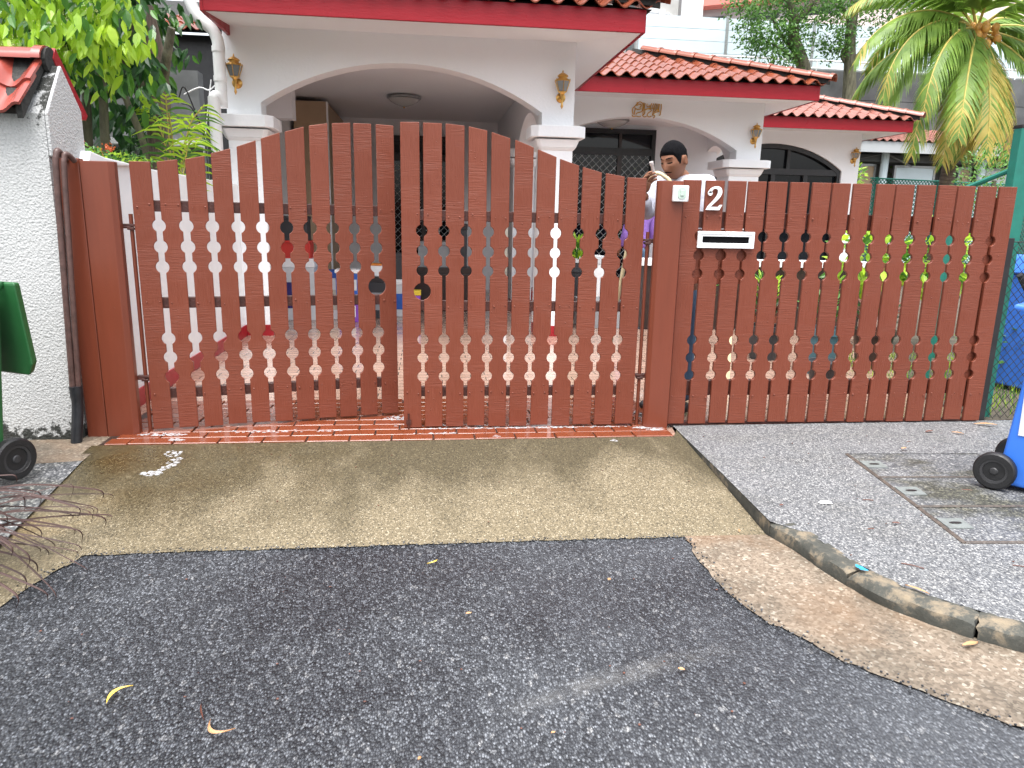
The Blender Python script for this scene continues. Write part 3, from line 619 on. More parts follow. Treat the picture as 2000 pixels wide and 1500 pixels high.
fm = fo.mesh('soap_suds', 'foam', smooth=True); fob = link('soap_suds', fm); fob['kind'] = 'stuff'; tag(fob, 'white soap suds lying on the wet red tiles under the gate', 'foam')

# ================================================================== HOUSE
house = thing('house', 'white single-storey house with arched carport, arched porch and red tiled roofs', 'house', (0, 3.8, 0))
def arch_poly(u0, u1, ua, ub, zb, zs, zt, ztop, n=26):
    h = (ub - ua) / 2; r = zt - zs; R = (h * h + r * r) / (2 * r); cu = (ua + ub) / 2; cz = zt - R; a0 = math.asin(h / R)
    arc = [(cu + R * sin(-a0 + 2 * a0 * i / n), cz + R * cos(-a0 + 2 * a0 * i / n)) for i in range(n + 1)]
    return [(u0, zb), (ua, zb)] + arc + [(ub, zb), (u1, zb), (u1, ztop), (u0, ztop)]
def hpart(name, b, mat, **k): return part(name, b.mesh(name, mat, **k), house)
hpart('carport_arch_wall', B().prism(arch_poly(-2.045, 1.604, -1.70, 1.254, 2.285, 2.43, 2.87, 3.16), 3.80, 4.06), 'wall')
def column(cx, cy, hw, capw, base=True):
    c = B().box(cx - hw, cx + hw, cy - hw, cy + hw, -.016, 2.06); o = hpart('column', c, 'wall')
    def oct_(w, ch): return [(cx - w + ch, cy - w), (cx + w - ch, cy - w), (cx + w, cy - w + ch), (cx + w, cy + w - ch), (cx + w - ch, cy + w), (cx - w + ch, cy + w), (cx - w, cy + w - ch), (cx - w, cy - w + ch)]
    k = B()
    tiers = [(2.045, hw + .005, .01), (2.075, hw + .035, .03), (2.16, hw + .07, .04)]
    for (z0, w0, c0), (z1, w1, c1) in zip(tiers[:-1], tiers[1:]):
        a, b = oct_(w0, c0), oct_(w1, c1); k.add([(x, y, z0) for x, y in a] + [(x, y, z1) for x, y in b], [tuple(range(7, -1, -1)), tuple(range(8, 16))] + [(i, (i + 1) % 8, 8 + (i + 1) % 8, 8 + i) for i in range(8)])
    k.prism(oct_(capw, .075), 2.175, 2.295, 'xy'); part('capital', k.mesh('capital', 'wall', bevel=.008), o)
    part('red_skirting', B().box(cx - hw - .006, cx + hw + .006, cy - hw - .006, cy + hw + .006, -.016, .105).mesh('red_skirting', 'redbase'), o)
column(1.429, 3.975, .175, .30); column(-1.872, 3.975, .175, .30); column(5.085, 7.46, .25, .40); column(1.42, 6.65, .15, .24)
# carport inside
hpart('inner_wall', B().box(-2.05, -1.98, 4.06, 9.5, -.016, 3.1), 'wall_in')
hpart('inner_beam', B().box(-1.98, -1.62, 5.2, 5.45, 2.45, 3.0), 'wall_in')
hpart('ceiling_panel', B().box(-2.05, 1.56, 4.06, 9.45, 3.0, 3.05), 'ceiling')
hpart('side_arch_wall', B().prism(arch_poly(4.06, 9.4, 4.18, 6.48, 2.1, 2.15, 2.62, 3.02), 1.30, 1.55, 'yz'), 'wall_in')
hpart('inner_wall', B().box(1.30, 1.55, 6.82, 7.4, -.016, 2.12), 'wall_in')
hpart('rear_wall', B().box(-2.05, 1.30, 9.4, 9.6, -.016, 3.0), 'wall_in')
def door(name, x0, x1, y, z0, z1, zt, mull, lattice=True, leafs=2):
    d = part(name, B().box(x0 + .03, x1 - .03, y - .015, y - .002, z0, z1 - .03).mesh('door_pane', 'darkglass'), house)
    def bar(n, b, m): part(n, b.mesh(n, m), d)
    bar('frame', B().box(x0, x0 + .07, y - .07, y, z0, z1).box(x1 - .07, x1, y - .07, y, z0, z1).box(x0 + .07, x1 - .07, y - .07, y, z1 - .08, z1), 'black')
    bar('transom', B().box(x0 + .07, x1 - .07, y - .065, y, zt - .06, zt + .06), 'black')
    for xm in mull: bar('mullion', B().box(xm - .04, xm + .04, y - .06, y, z0, zt - .06).box(xm - .025, xm + .025, y - .055, y, zt + .06, z1 - .08), 'darkbrown')
    if lattice:
        g = B(); h = zt - .1; s = .13; w_ = x1 - x0 - .2; n = int((w_ + h) / s)
        for i in range(n):
            for sg in (1, -1):
                a0 = i * s - h; pa = max(0, a0); pb = min(w_, a0 + h)
                if pb <= pa: continue
                za, zb_ = pa - a0, pb - a0
                xa, xb = (x0 + .1 + pa, x0 + .1 + pb) if sg > 0 else (x1 - .1 - pa, x1 - .1 - pb)
                g.tube([(xa, y - .03, z0 + za), (xb, y - .03, z0 + zb_)], .006, 4, False)
        bar('lattice_grille', g, 'steel')
        bar('curtain', B().box(x0 + .93, x0 + .99, y - .02, y - .0155, z0 + .3, zt - .1), 'white')
    return d
door('carport_door', -.75, .62, 9.4, -.016, 2.72, 2.35, (-.05,))
hpart('porch_arch_wall', B().prism(arch_poly(1.60, 5.335, 1.75, 4.93, 2.285, 2.44, 2.90, 3.17), 7.21, 7.47), 'wall')
hpart('porch_ceiling', B().box(1.55, 5.33, 7.47, 8.8, 2.955, 3.0), 'ceiling')
hpart('porch_rear_wall', B().box(1.55, 5.2, 8.72, 8.9, -.016, 3.0), 'wall_in')
door('porch_door', 2.45, 4.035, 8.71, .1, 2.88, 2.50, (3.40,))
hpart('porch_step', B().box(1.7, 5.0, 7.9, 8.7, -.016, .10), 'redbase')
hpart('porch_side_arch', B().prism(arch_poly(7.70, 10.2, 7.75, 9.1, 1.9, 2.0, 2.62, 3.02), 5.02, 5.26, 'yz'), 'wall')
hpart('porch_side_wall', B().box(5.02, 5.26, 9.1, 10.2, -.016, 1.92), 'wall')
# bedroom wing with the arched window
wing = [(5.26, -.016), (8.85, -.016), (8.85, 3.15), (5.26, 3.15)]
hpart('wing_wall', B().prism(arch_poly(5.26, 8.85, 5.52, 8.49, .5, 2.40, 2.90, 3.15), 10.22, 10.4), 'wall')
hpart('wing_sill', B().box(5.26, 8.85, 10.22, 10.4, -.016, .498), 'wall')
hpart('wing_side_wall', B().box(8.70, 8.845, 10.405, 14, -.016, 3.14), 'wall')
wp = arch_poly(5.26, 8.85, 5.53, 8.48, .5, 2.40, 2.90, 3.15)[2:-4]
wpo = [(5.53, .5)] + wp + [(8.48, .5)]
win = hpart('arched_window', B().prism(wpo, 10.35, 10.36), 'darkglass')
def wbar(n, b): part(n, b.mesh(n, 'black'), win)
fr = B(); cxm, czm = 7.0, 1.7
for i in range(len(wpo) - 1):
    (a, b_), (c, d) = wpo[i], wpo[i + 1]; ia = (a + (cxm - a) * .04, b_ + (czm - b_) * .075); ic = (c + (cxm - c) * .04, d + (czm - d) * .075)
    fr.add([(a, 10.26, b_), (c, 10.26, d), (ic[0], 10.26, ic[1]), (ia[0], 10.26, ia[1]), (ia[0], 10.34, ia[1]), (ic[0], 10.34, ic[1])], [(0, 1, 2, 3), (3, 2, 5, 4)])
wbar('arch_frame', fr)
wbar('transom', B().box(5.55, 8.46, 10.27, 10.34, 2.30, 2.42))
for xm in (6.30, 7.05, 7.75): wbar('mullion', B().box(xm - .045, xm + .045, 10.28, 10.34, .5, 2.30))
for xm in (6.55, 7.35): wbar('fan_bar', B().box(xm - .035, xm + .035, 10.28, 10.34, 2.42, 2.84))
# fascias, soffits
def fascia(x0, x1, y, xr_back, left=False):
    hpart('fascia', B().box(x0, x1, y - .03, y, 3.06, 3.265), 'fascia', bevel=.004, bseg=1)
    hpart('fascia', B().box(x1 - .028, x1 + .001, y + .001, xr_back, 3.062, 3.263), 'fascia')
fascia(-1.965, 2.09, 2.9, 6.14); fascia(2.055, 5.66, 6.17, 9.12); fascia(5.6, 9.19, 9.15, 14)
hpart('fascia', B().box(-1.995, -1.967, 2.875, 4.0, 3.06, 3.263), 'fascia')
hpart('soffit', B().add([(-1.96, 2.902, 3.068), (2.06, 2.902, 3.068), (2.06, 3.80, 3.155), (-2.05, 3.80, 3.155)], [(0, 1, 2, 3)]).add([(1.604, 3.795, 3.155), (1.604, 6.9, 3.155), (2.06, 6.9, 3.068), (2.06, 2.902, 3.068)], [(0, 1, 2, 3)]), 'soffit', recalc=False)
hpart('soffit', B().add([(2.06, 6.172, 3.068), (5.63, 6.172, 3.068), (5.335, 7.21, 3.165), (2.06, 7.21, 3.165)], [(0, 1, 2, 3)]).add([(5.335, 7.21, 3.165), (5.63, 6.172, 3.068), (5.63, 10.2, 3.068), (5.335, 10.2, 3.165)], [(0, 1, 2, 3)]), 'soffit', recalc=False)
hpart('soffit', B().add([(5.63, 9.152, 3.068), (9.16, 9.152, 3.068), (8.85, 10.22, 3.148), (5.63, 10.22, 3.148)], [(0, 1, 2, 3)]).add([(8.85, 10.22, 3.148), (9.16, 9.152, 3.068), (9.16, 14, 3.068), (8.85, 14, 3.148)], [(0, 1, 2, 3)]), 'soffit', recalc=False)
hpart('light_block_slab', B().box(-2.04, 1.60, 4.07, 12, 3.165, 3.20).box(1.60, 5.33, 7.48, 12, 3.172, 3.20).box(5.33, 8.84, 10.41, 14, 3.16, 3.20), 'ceiling')  # unseen slab added over the ceilings to keep light from leaking in
# tiled roofs
TW, EXP = .213, .30
def tile_mesh(name, mat, ln=.36, amp=.036, th=.012, w_=TW):
    b = B(); nx = 12; vs = []
    for j, y in enumerate((0, ln)):
        for lay in (0, 1):
            for i in range(nx + 1):
                u = -.06 + 1.12 * i / nx; z = amp * cos(2 * pi * u) * (1 if cos(2 * pi * u) > 0 else .85); vs.append(((u - .5) * w_, y, z - lay * th))
    q = nx + 1; idx = lambda j, l, i: (j * 2 + l) * q + i
    fs = []
    for i in range(nx):
        fs += [(idx(0, 0, i), idx(0, 0, i + 1), idx(1, 0, i + 1), idx(1, 0, i)), (idx(0, 1, i + 1), idx(0, 1, i), idx(1, 1, i), idx(1, 1, i + 1)), (idx(0, 1, i), idx(0, 1, i + 1), idx(0, 0, i + 1), idx(0, 0, i)), (idx(1, 0, i), idx(1, 0, i + 1), idx(1, 1, i + 1), idx(1, 1, i))]
    fs += [(idx(0, 0, 0), idx(1, 0, 0), idx(1, 1, 0), idx(0, 1, 0)), (idx(0, 1, nx), idx(1, 1, nx), idx(1, 0, nx), idx(0, 0, nx))]
    b.add(vs, fs); return b.mesh(name, mat, smooth=True)
def cap_mesh(name, mat, ln=.36, r=.115):
    """rounded hip tile along +x with a raised collar at its lower end"""
    b = B(); seg = 10; st = [(0, 1.14), (.045, 1.16), (.05, 1.0), (ln, .92)]; vs = []
    for lay in (0, 1):
        for x, s in st:
            for k in range(seg + 1):
                a = pi * k / seg; rr = (r - lay * .012) * s; vs.append((x, rr * cos(a), rr * sin(a) * .72))
    q = seg + 1; n = len(st); fs = []
    for lay in (0, 1):
        for i in range(n - 1):
            for k in range(seg):
                f = tuple(lay * n * q + t for t in (i * q + k, i * q + k + 1, (i + 1) * q + k + 1, (i + 1) * q + k)); fs.append(f)
    for k in range(seg): fs += [(k, k + 1, n * q + k + 1, n * q + k)]
    b.add(vs, fs); return b.mesh(name, mat, smooth=True)
RT = tile_mesh('roof_tile', 'rooftile'); RC = cap_mesh('hip_tile', 'rooftile'); RT2 = tile_mesh('roof_tile', 'rooftile_far'); RC2 = cap_mesh('hip_tile', 'rooftile_far')
def basis(ex, ey, ez, o): return Matrix(((ex.x, ey.x, ez.x, o.x), (ex.y, ey.y, ez.y, o.y), (ex.z, ey.z, ez.z, o.z), (0, 0, 0, 1)))
def tiled_slope(parent, o, ex, es, cols, rows, keep, me=RT, name='roof_tile', tw=TW, exp_=EXP):
    o = Vector(o); ex = Vector(ex).normalized(); es = Vector(es).normalized(); n = ex.cross(es)
    tilt = math.atan2(.015, exp_); ey = (es * cos(tilt) + n * -sin(tilt)).normalized(); ez = ex.cross(ey)
    for r in range(rows):
        for c in range(cols):
            p = o + ex * ((c + .5) * tw) + es * (r * exp_)
            if not keep(p + es * .10, c, r): continue
            t = link(name, me, parent); j = lambda a: random.uniform(-a, a)
            t.matrix_local = basis(ex, ey, ez, p + n * (.02 + j(.002))) @ Euler((j(.006), j(.008), j(.006))).to_matrix().to_4x4()
def hips(parent, c, d, length, me=RC, lift=.035, step=.315):
    d = Vector(d).normalized(); side = Vector((0, 0, 1)).cross(d).normalized(); up = d.cross(side); c = Vector(c)
    for i in range(int(length / step)):
        t = link('hip_tile', me, parent); t.matrix_local = basis(d, side, up, c + d * (i * step) + up * (lift + random.uniform(-.004, .004))) @ Euler((0, radians(-1.6), random.uniform(-.012, .012))).to_matrix().to_4x4()
SL = .34
def hip_roof(x0, x1, y0, ydeep, rows, cols, z0=3.275, tm=RT, cm=RC):
    w_ = ydeep
    deck = B().add([(x0, y0 + .06, z0 - .01), (x1 - .06, y0 + .06, z0 - .01), (x1 - w_, y0 + w_, z0 + w_ * SL - .02), (x0, y0 + w_, z0 + w_ * SL - .02)], [(0, 1, 2, 3)])
    deck.add([(x1 - .06, y0 + .06, z0 - .01), (x1 - .06, y0 + 9, z0 - .01), (x1 - w_, y0 + 9, z0 + w_ * SL - .02), (x1 - w_, y0 + w_, z0 + w_ * SL - .02)], [(0, 1, 2, 3)])
    deck.add([(x0, y0 + w_, z0 + w_ * SL - .02), (x1 - w_, y0 + w_, z0 + w_ * SL - .02), (x1 - w_, y0 + 9, z0 + w_ * SL - .02), (x0, y0 + 9, z0 + w_ * SL - .02)], [(0, 1, 2, 3)])
    rf = hpart('roof', deck, 'mould')
    es = Vector((0, 1, SL)).normalized()
    o = Vector((x1 - cols * TW - .02, y0, z0))
    tiled_slope(rf, o, (1, 0, 0), es, cols, rows, lambda p, c, r: p.x > x0 - .02 and (x1 - p.x) > (p.y - y0) - .10, tm)
    hb_ = B(); n_ = Vector((1, 1, 0)).normalized() * .05; a_, c_ = Vector((x1 - .02, y0 + .02, z0)), Vector((x1 - w_, y0 + w_, z0 + w_ * SL)); u_ = Vector((0, 0, .07))
    hb_.add([a_ - n_ * 1.2, a_ + n_, c_ + n_, c_ - n_ * 1.2, a_ - n_ * .8 + u_, a_ + n_ + u_, c_ + n_ + u_, c_ - n_ * .8 + u_], [(0, 1, 2, 3), (4, 5, 6, 7), (0, 1, 5, 4), (1, 2, 6, 5), (2, 3, 7, 6), (3, 0, 4, 7)]); part('hip_shadow_strip', hb_.mesh('hip_shadow_strip', 'mould'), rf)  # black strip imitates the shadow in the gap under the hip tiles
    hips(rf, (x1 + .02, y0 - .02, z0 + .015), (-1, 1, SL), w_ * sqrt(2 + SL * SL) * .98, cm)
    return rf
hip_roof(-2.0, 2.20, 2.80, 2.3, 6, 20); hip_roof(2.1, 5.76, 6.05, 2.3, 8, 17); hip_roof(5.7, 9.27, 9.03, 2.2, 7, 17, 3.275, RT2, RC2)
# downpipe
dp = hpart('downpipe', B().tube(smooth_path([(-2.33, 3.60, 3.45), (-2.275, 3.6, 3.30), (-2.21, 3.6, 3.17), (-2.085, 3.6, 3.06), (-2.04, 3.6, 2.95), (-2.04, 3.6, 2.80), (-2.04, 3.6, 2.46), (-2.04, 3.6, 2.335)], 6), .058, 16), 'pvc', smooth=True)
part('lower_pipe', B().tube(smooth_path([(-2.03, 3.60, 2.37), (-2.08, 3.56, 2.44), (-2.10, 3.55, 2.38), (-2.10, 3.55, 2.2), (-2.115, 3.55, 0)], 6), .058, 16).mesh('lower_pipe', 'pvc', smooth=True), dp)
for z in (2.86, 2.585): part('pipe_collar', B().lathe([(.064, 0), (.064, .05)], 18, (-2.04, 3.6, z)).mesh('pipe_collar', 'pvc', smooth=True), dp)
# wall lanterns (things of their own)
def lantern(label):
    t = thing('wall_lantern', label, 'lamp', group='gold wall lanterns on the house')
    def lp_(n, b, m, **k): return part(n, b.mesh(n, m, **k), t, world=False)
    lp_('back_plate', B().lathe([(.052, 0), (.05, -.012), (.030, -.022), (.02, -.03)], 20, (0, 0, .115), 'y'), 'brass', smooth=True)
    lp_('arm', B().tube(smooth_path([(0, -.02, .115), (0, -.05, .095), (0, -.085, .11), (0, -.092, .15)], 6), .012, 10), 'brass', smooth=True)
    lp_('drop', B().lathe([(.002, -.01), (.008, .004), (.012, .012), (.016, .018), (.012, .026), (.010, .05), (.014, .09), (.020, .13), (.026, .145), (.040, .158), (.048, .163)], 14, (0, -.092, 0)), 'brass', smooth=True)
    def hexr(r, z, rot=pi / 6): return [Vector((r * cos(rot + k * pi / 3), -.092 + r * sin(rot + k * pi / 3), z)) for k in range(6)]
    lo, hi = hexr(.046, .163), hexr(.083, .272)
    for k in range(6):
        a, b, c, d = lo[k], lo[(k + 1) % 6], hi[(k + 1) % 6], hi[k]
        lp_('glass_pane', B().add([a, b, c, d], [(0, 1, 2, 3)]), 'lampglass')
        lp_('frame_bar', B().tube([lo[k], hi[k]], .0045, 6).tube([hi[k], hi[(k + 1) % 6]], .006, 6).tube([lo[k], lo[(k + 1) % 6]], .005, 6).ball(hi[k] + Vector((0, 0, .012)), .007, 6, 5), 'brass', smooth=True)
    rf = lp_('lamp_roof', B().lathe([(.084, .270), (.080, .280), (.060, .292), (.048, .300), (.046, .312), (.056, .315), (.060, .322), (.046, .336), (.024, .349), (.009, .356), (.006, .362), (.009, .368), (.005, .374), (.001, .384)], 18, (0, -.092, 0)), 'brass', smooth=True)
    return t
l0 = lantern('gold wall lantern beside the white downpipe'); l0.location = (-1.925, 3.80, 2.49)
dup(l0, (1.452, 3.80, 2.475), (0, 0, 0), 'gold wall lantern over the right column of the carport arch')
dup(l0, (5.19, 7.21, 2.48), (0, 0, 0), 'gold wall lantern over the porch column behind the man')
dup(l0, (8.70, 10.22, 2.49), (0, 0, 0), 'small far gold wall lantern right of the arched window')
# ceiling lights
def ceil_light(label, loc, r):
    t = thing('ceiling_light', label, 'lamp', loc)
    part('rim', B().lathe([(r * .7, 0), (r, -.02), (r, -.045), (r * .9, -.055)], 24).mesh('rim', 'steel', smooth=True), t, False)
    part('bowl', B().lathe([(r * .92, -.05), (r * .8, -.085), (r * .5, -.125), (r * .15, -.15), (.001, -.152)], 24).mesh('bowl', 'frostglass', smooth=True), t, False)
    part('finial', B().ball((0, 0, -.16), .014, 8, 6).mesh('finial', 'brass', smooth=True), t, False)
ceil_light('round glass ceiling light inside the carport arch', (-.31, 6.75, 3.0), .245); ceil_light('round glass ceiling light inside the porch arch', (3.06, 7.95, 2.955), .28)
# calligraphy plaque
pq = thing('calligraphy_plaque', 'gold metal Arabic calligraphy fixed above the porch arch', 'sign', (3.36, 7.2, 3.0))
def ps(name, pts, r=.0075):
    Q = [(3.10 + x / 2000 * .70, 7.195, 3.272 - y / 2000 * .70) for x, y in pts]
    part(name, B().tube(smooth_path(Q, 5), r, 6).mesh(name, 'brass', smooth=True), pq)
S_ = [[(440, 470), (430, 540), (330, 660), (250, 740), (240, 850), (290, 1000)], [(330, 700), (370, 760), (340, 870), (340, 1000)], [(400, 620), (520, 470), (620, 470), (700, 560), (690, 800), (640, 870), (480, 920), (410, 990)], [(420, 620), (560, 560), (640, 600), (560, 700), (640, 650)], [(380, 740), (480, 780), (640, 740)],
      [(235, 1020), (290, 1080), (420, 1060), (560, 1080), (640, 1050)], [(740, 480), (735, 700), (730, 950), (760, 1000)], [(800, 500), (780, 700), (810, 880), (770, 980), (710, 1010), (780, 1075), (900, 1060)], [(890, 520), (900, 640), (1000, 620), (1040, 700), (900, 740), (820, 780)], [(820, 790), (960, 730), (1090, 770), (1080, 830), (980, 900), (920, 1000), (1000, 1070), (1120, 1040)],
      [(1100, 500), (1060, 620), (1040, 700), (1160, 700)], [(1190, 500), (1160, 620), (1200, 760), (1180, 900), (1160, 1010)], [(1280, 500), (1240, 620), (1240, 760)], [(1340, 510), (1310, 640), (1320, 760)], [(1400, 510), (1390, 660), (1400, 780)], [(1460, 510), (1440, 700), (1450, 840)], [(1540, 510), (1550, 700), (1530, 860), (1520, 960), (1460, 985)], [(1480, 830), (1360, 850), (1240, 910), (1180, 990), (1260, 1000), (1270, 1060), (1200, 1110)], [(1230, 860), (1330, 770), (1420, 790)]]
for s_ in S_: ps('letter_stroke', s_)

# ================================================================== BOUNDARY WALLS
bw = thing('boundary_wall', 'rough white rendered wall with mould and red tile coping at the left', 'wall', (-2.6, .1, 0))
gab = [(-.10, -.05), (.31, -.05), (.31, 1.86), (.115, 2.075), (-.10, 1.80)]
part('wall_body', B().prism(gab, -6.0, -2.022, 'yz').mesh('wall_body', 'roughcast'), bw)
part('end_render', B().prism([(-.096, 1.58), (.312, 1.58), (.312, 1.862), (.115, 2.077), (-.096, 1.802)], -2.0215, -2.004, 'yz').mesh('end_render', 'roughwhite', bevel=.006), bw)
cpg = part('coping', B().prism([(-.16, 1.785), (.115, 2.09), (.115, 2.12), (-.17, 1.815)], -6.0, -2.09, 'yz').mesh('coping', 'mould'), bw)
CT = tile_mesh('coping_tile', 'copetile', .27, .030, .016, .205)
tiled_slope(cpg, (-6.06, -.215, 1.80), (1, 0, 0), (0, .315, .30), 19, 2, lambda p, c, r: True, CT, 'coping_tile', .2095, .20)
part('mortar_edge', B().prism([(-.20, 1.76), (.115, 2.085), (.115, 2.15), (-.21, 1.83)], -2.105, -2.075, 'yz').mesh('mortar_edge', 'mould'), cpg)
cpm = cap_mesh('ridge_tile', 'copetile', .34, .098)
for i in range(12):
    t = link('ridge_tile', cpm, cpg); t.matrix_local = basis(Vector((-1, 0, 0)), Vector((0, -1, 0)), Vector((0, 0, 1)), Vector((-2.06 - i * .31, .115, 2.095)))
part('ridge_end', B().lathe([(.075, 0), (.07, .02)], 14, (-2.07, .115, 2.10), 'x').mesh('ridge_end', 'mould'), cpg)
part('barge_board', B().prism([(.130, 2.115), (.345, 1.83), (.46, 1.83), (.49, 1.86), (.165, 2.175)], -2.090, -2.045, 'yz').mesh('barge_board', 'fascia'), bw)
sw = thing('side_wall', 'smooth white low wall running from the gate post back to the house', 'wall', (-2.08, 2, 0))
part('wall_body', B().box(-2.14, -1.985, .31, 3.82, -.016, 1.602).mesh('wall_body', 'white', bevel=.01), sw)
part('red_skirting', B().box(-1.986, -1.972, .31, 3.80, -.016, .105).mesh('red_skirting', 'redbase'), sw)
part('wall_ramp', B().prism([(.20, 1.56), (.95, 1.60), (.75, 1.612), (.45, 1.618), (.25, 1.640)], -2.13, -1.95, 'yz').mesh('wall_ramp', 'white', bevel=.008), sw)

# ================================================================== PLANTS
def rv(): 
    while True:
        v = Vector((random.uniform(-1, 1), random.uniform(-1, 1), random.uniform(-1, 1)))
        if .05 < v.length < 1: return v
def leaf(b, p, d, n, L, W, fold=.25, curl=.0):
    d = d.normalized(); s = d.cross(n); s = s.normalized() if s.length > 1e-4 else d.orthogonal().normalized(); n = s.cross(d)
    vs = [p]
    for t, w_ in ((.28, .85), (.62, .8)):
        c = p + d * (L * t) - n * (curl * L * t * t); h = n * (fold * W * w_ * .5)
        vs += [c - s * (W * .5 * w_) + h, c, c + s * (W * .5 * w_) + h]
    vs.append(p + d * L - n * (curl * L))
    b.add(vs, [(0, 2, 1), (0, 3, 2), (1, 2, 5, 4), (2, 3, 6, 5), (4, 5, 7), (5, 6, 7)])
def leaf2(b, p, d, n, L, W):
    d = d.normalized(); s = d.cross(n); s = s.normalized() if s.length > 1e-4 else d.orthogonal().normalized()
    b.add([p, p + d * (L * .45) - s * (W * .5), p + d * L, p + d * (L * .45) + s * (W * .5)], [(0, 1, 2, 3)])
def foliage_obj(parent, name, b, mats): me = b.mesh(name, mats, recalc=False); return part(name, me, parent)

# broad-leaved tree behind the left wall
lt = thing('leafy_tree', 'leafy tree with lime young leaves overhanging the left wall', 'tree', (-2.42, 2.75, 0))
part('trunk', B().tube(smooth_path([(-2.36, 2.70, -.1), (-2.37, 2.70, 1.2), (-2.37, 2.70, 2.0), (-2.36, 2.68, 2.5), (-2.42, 2.62, 3.0)], 5), [.105] * 6 + [.10] * 6 + [.11] * 9, 14).mesh('trunk', 'bark', smooth=True), lt)
for pts, r in (([(-2.33, 2.70, 2.3), (-2.20, 2.5, 2.55), (-2.10, 2.4, 2.8)], .05), ([(-2.42, 2.7, 2.3), (-2.55, 2.5, 2.6), (-2.62, 2.3, 3.1)], .05), ([(-2.3, 2.3, .0), (-2.33, 2.3, 1.6), (-2.45, 2.15, 2.3), (-2.50, 2.0, 3.0)], .035), ([(-2.66, 2.4, 0), (-2.68, 2.3, 1.6), (-2.62, 2.2, 2.4), (-2.66, 2.0, 3.2)], .045), ([(-2.95, 2.6, 0), (-2.9, 2.5, 1.7), (-2.8, 2.4, 2.6)], .05)):
    P_ = smooth_path(pts, 5); part('branch', B().tube(P_, [r * (1 - .45 * i / len(P_)) for i in range(len(P_))], 10).mesh('branch', 'bark2', smooth=True), lt)
def clumps(b, centres, n, L, droop, matpick, spread):
    for c in centres:
        ax = Vector((random.uniform(-1, 1), random.uniform(-1, .6), random.uniform(-.9, .1))).normalized()
        for i in range(n):
            t = i / n; p = Vector(c) + ax * (t * spread) + rv() * (spread * .28)
            d = Vector((random.uniform(-.7, .7), random.uniform(-.8, .4), -droop * random.uniform(.5, 1.3))); nn = Vector((random.uniform(-.8, .8), -1.0, random.uniform(-.3, 1.1)))
            b.cur = matpick(); l_ = L * random.uniform(.65, 1.2); leaf(b, p, d, nn, l_, l_ * random.uniform(.36, .46), .25, random.uniform(0, .18))
crown = B()
dk = [(random.uniform(-3.6, -2.25), random.uniform(1.7, 3.0), random.uniform(2.1, 3.6)) for _ in range(105)] + [(random.uniform(-2.75, -2.42), random.uniform(2.2, 3.2), random.uniform(2.45, 3.5)) for _ in range(46)]
dk = [c for c in dk if not (c[0] > -2.6 and c[2] < 2.25) and c[0] < -2.24 - .06 * max(0, c[1] - 1.7)]
clumps(crown, dk, 16, .15, .9, lambda: random.choice((0, 0, 0, 1)), .34)
clumps(crown, [(random.uniform(-4.4, -2.85), random.uniform(3.2, 4.4), random.uniform(1.5, 4.2)) for _ in range(150)], 16, .17, .9, lambda: 0, .40)
md = [(random.uniform(-3.1, -2.12), random.uniform(1.1, 1.9), random.uniform(2.12, 2.9)) for _ in range(54)]
md = [c for c in md if c[2] > 2.2 - .35 * min(1, (c[0] + 3.1)) + .28]
clumps(crown, md, 14, .125, 1.0, lambda: random.choice((0, 1, 1, 1, 2)), .28)
lm = [(random.uniform(-2.85, -1.98), random.uniform(.75, 1.25), random.uniform(2.40, 2.95)) for _ in range(78)]
clumps(crown, lm, 13, .120, 1.1, lambda: random.choice((2, 2, 2, 1)), .24)
foliage_obj(lt, 'crown', crown, ['leaf_dark', 'leaf_mid', 'leaf_lime'])
# flower sprays
fl = B()
for _ in range(16):
    c = Vector((random.uniform(-2.75, -2.1), random.uniform(.8, 1.1), random.uniform(2.25, 2.6)))
    for _ in range(40): leaf2(fl, c + Vector((random.gauss(0, .03), random.gauss(0, .03), random.gauss(0, .03))), rv(), rv(), .010, .009)
foliage_obj(lt, 'flower_spray', fl, ['palecream'] if 'palecream' in M else [m_leaf('cream_flower', (.55, .55, .25), (.68, .66, .35))])
# ixora hedge on the planter behind the low wall
ix = thing('ixora_shrub', 'low shrub with orange flowers behind the white low wall', 'shrub', (-2.3, 1.0, 0))
part('stem', B().tube([(-2.3, 1.0, -.1), (-2.3, 1.0, 1.5)], .03, 8).mesh('stem', 'bark2'), ix)
b = B()
for _ in range(1500):
    p = Vector((random.uniform(-2.62, -2.10), random.uniform(.55, 1.9), 1.48 + random.random() ** .7 * .22)); b.cur = random.choice((0, 0, 1)); l_ = random.uniform(.03, .055); leaf(b, p, Vector((random.uniform(-1, 1), random.uniform(-1, .5), random.uniform(-.2, 1))), Vector((0, -.6, 1)) + rv() * .5, l_, l_ * .42)
b.cur = 2
for _ in range(9):
    c = Vector((random.uniform(-2.55, -2.12), random.uniform(.6, 1.4), random.uniform(1.66, 1.74)))
    for _ in range(30): leaf2(b, c + Vector((random.gauss(0, .016), random.gauss(0, .016), random.gauss(0, .012))), rv() + Vector((0, 0, .6)), rv(), .016, .012)
foliage_obj(ix, 'foliage', b, ['leaf_mid', 'leaf_lime', 'flower'])
